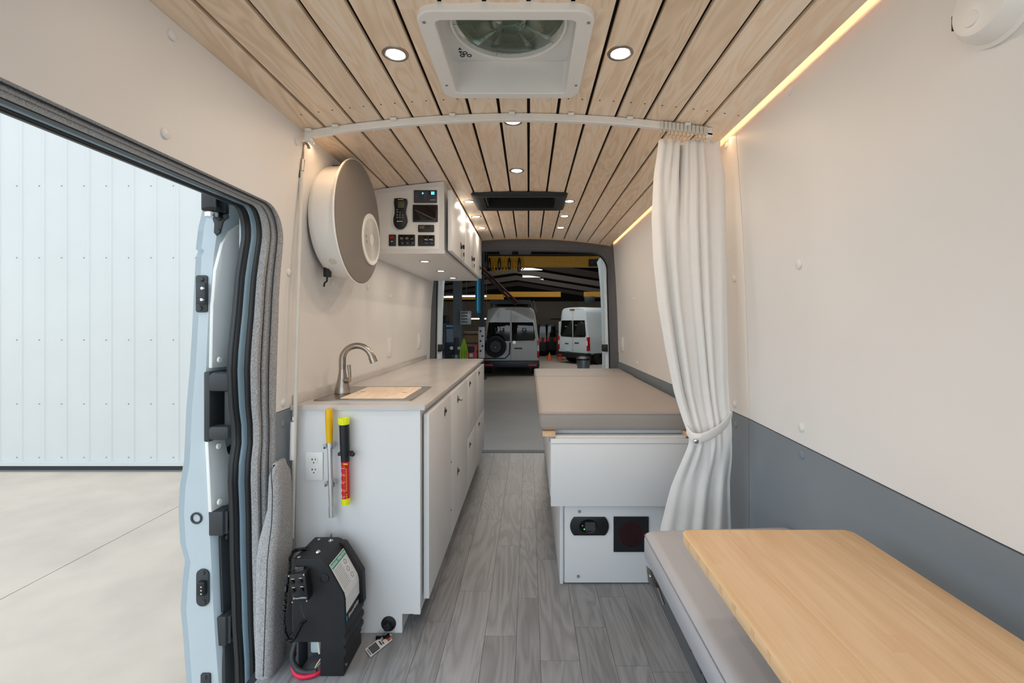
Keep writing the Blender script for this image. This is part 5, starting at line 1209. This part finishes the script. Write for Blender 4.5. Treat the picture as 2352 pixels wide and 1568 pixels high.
for y in (1.12,): box('hanger', (.398, .405, y-.004, y+.004, .375, .429), M['black'], bn)
G().cyl((.40, 1.03, .39), (.44, 1.03, .39), .022, seg=20).obj('end_roller', M['black'], bn); box('roller_bracket', (.395, .40, 1.045, 1.07, .375, .429), M['dsteel'], bn)
for y in (.3, 1.3): box('leg', (.70, .73, y-.02, y+.02, 0, .43), M['dsteel'], bn)
tr = struct(box('trim_23', (.553, .622, .5, 2.05, 0, .004), M['postgrey'])); 
tb_ = thing('table', 'bamboo tabletop with rounded corners mounted over the grey bench', 'table', (.54, .5, .60))
g = G(); g.prism([(a, b, .6885) for a, b in rrect(.345, .732, -.45, 1.035, .022, 6)], (0, 0, .0225), .002); g.obj('tabletop', M['bamboo'], tb_)
box('wall_bracket', (.733, .826, .1, .6, .655, .675), M['dsteel'], tb_); box('support_arm', (.45, .735, .3, .36, .66, .688), M['dsteel'], tb_); box('support_arm', (.733, .755, .28, .38, .66, .688), M['dsteel'], tb_)
g = G()
for k in range(26):
    y = 1.0-k*.055-random.random()*.02; g.box(.3443, .3449, y-.011*random.uniform(.6, 1.3), y, .6905, .709)
g.obj('edge_grain', M['mapleedge'], tb_)['kind'] = 'stuff'
# ---- smoke detector
X_ = WR(1.67)
p = pix(2300, 6, X=X_)
t = thing('smoke_detector', 'white round smoke detector high on the right wall', 'smoke detector', (X_, p.y, p.z))
G().lathe((X_+.004, p.y, p.z), (-1, 0, 0), [(0, .066), (.008, .068), (.012, .062), (.030, .058), (.042, .048), (.045, .03), (.046, 0)], 48).obj('case', M['white'], t)
for k in range(3): G().box(X_-.034, X_-.028, p.y+.044+k*.004, p.y+.0455+k*.004, p.z-.014, p.z+.012).obj('sounder_slot', M['ink'], t)
G().lathe((X_-.041, p.y+.01, p.z-.02), (-1, 0, 0), [(0, .013), (.002, .012), (.002, 0)], 20).obj('test_button', M['white'], t)
# ---- wall plates
for px, py, side, lb in ((895, 797, -1, 'small white outlet cover on the left wall above the worktop'), (963, 783, -1, 'far white outlet cover on the left wall near the rear opening'), (1429, 790, 1, 'small white cover plate on the right wall above the bed')):
    X = WL(1.1) if side < 0 else WR(1.1); c = pix(px, py, X=X); t = thing('cover_plate', lb, 'cover plate', c)
    G().box(X-.004, X+.004, c.y-.04, c.y+.04, c.z-.06, c.z+.06, .002).obj('plate', M['wall'], t); box('socket', ((X+.004) if side < 0 else X-.0055, (X+.0055) if side < 0 else X-.004, c.y-.015, c.y+.015, c.z-.03, c.z+.03), M['white'], t)
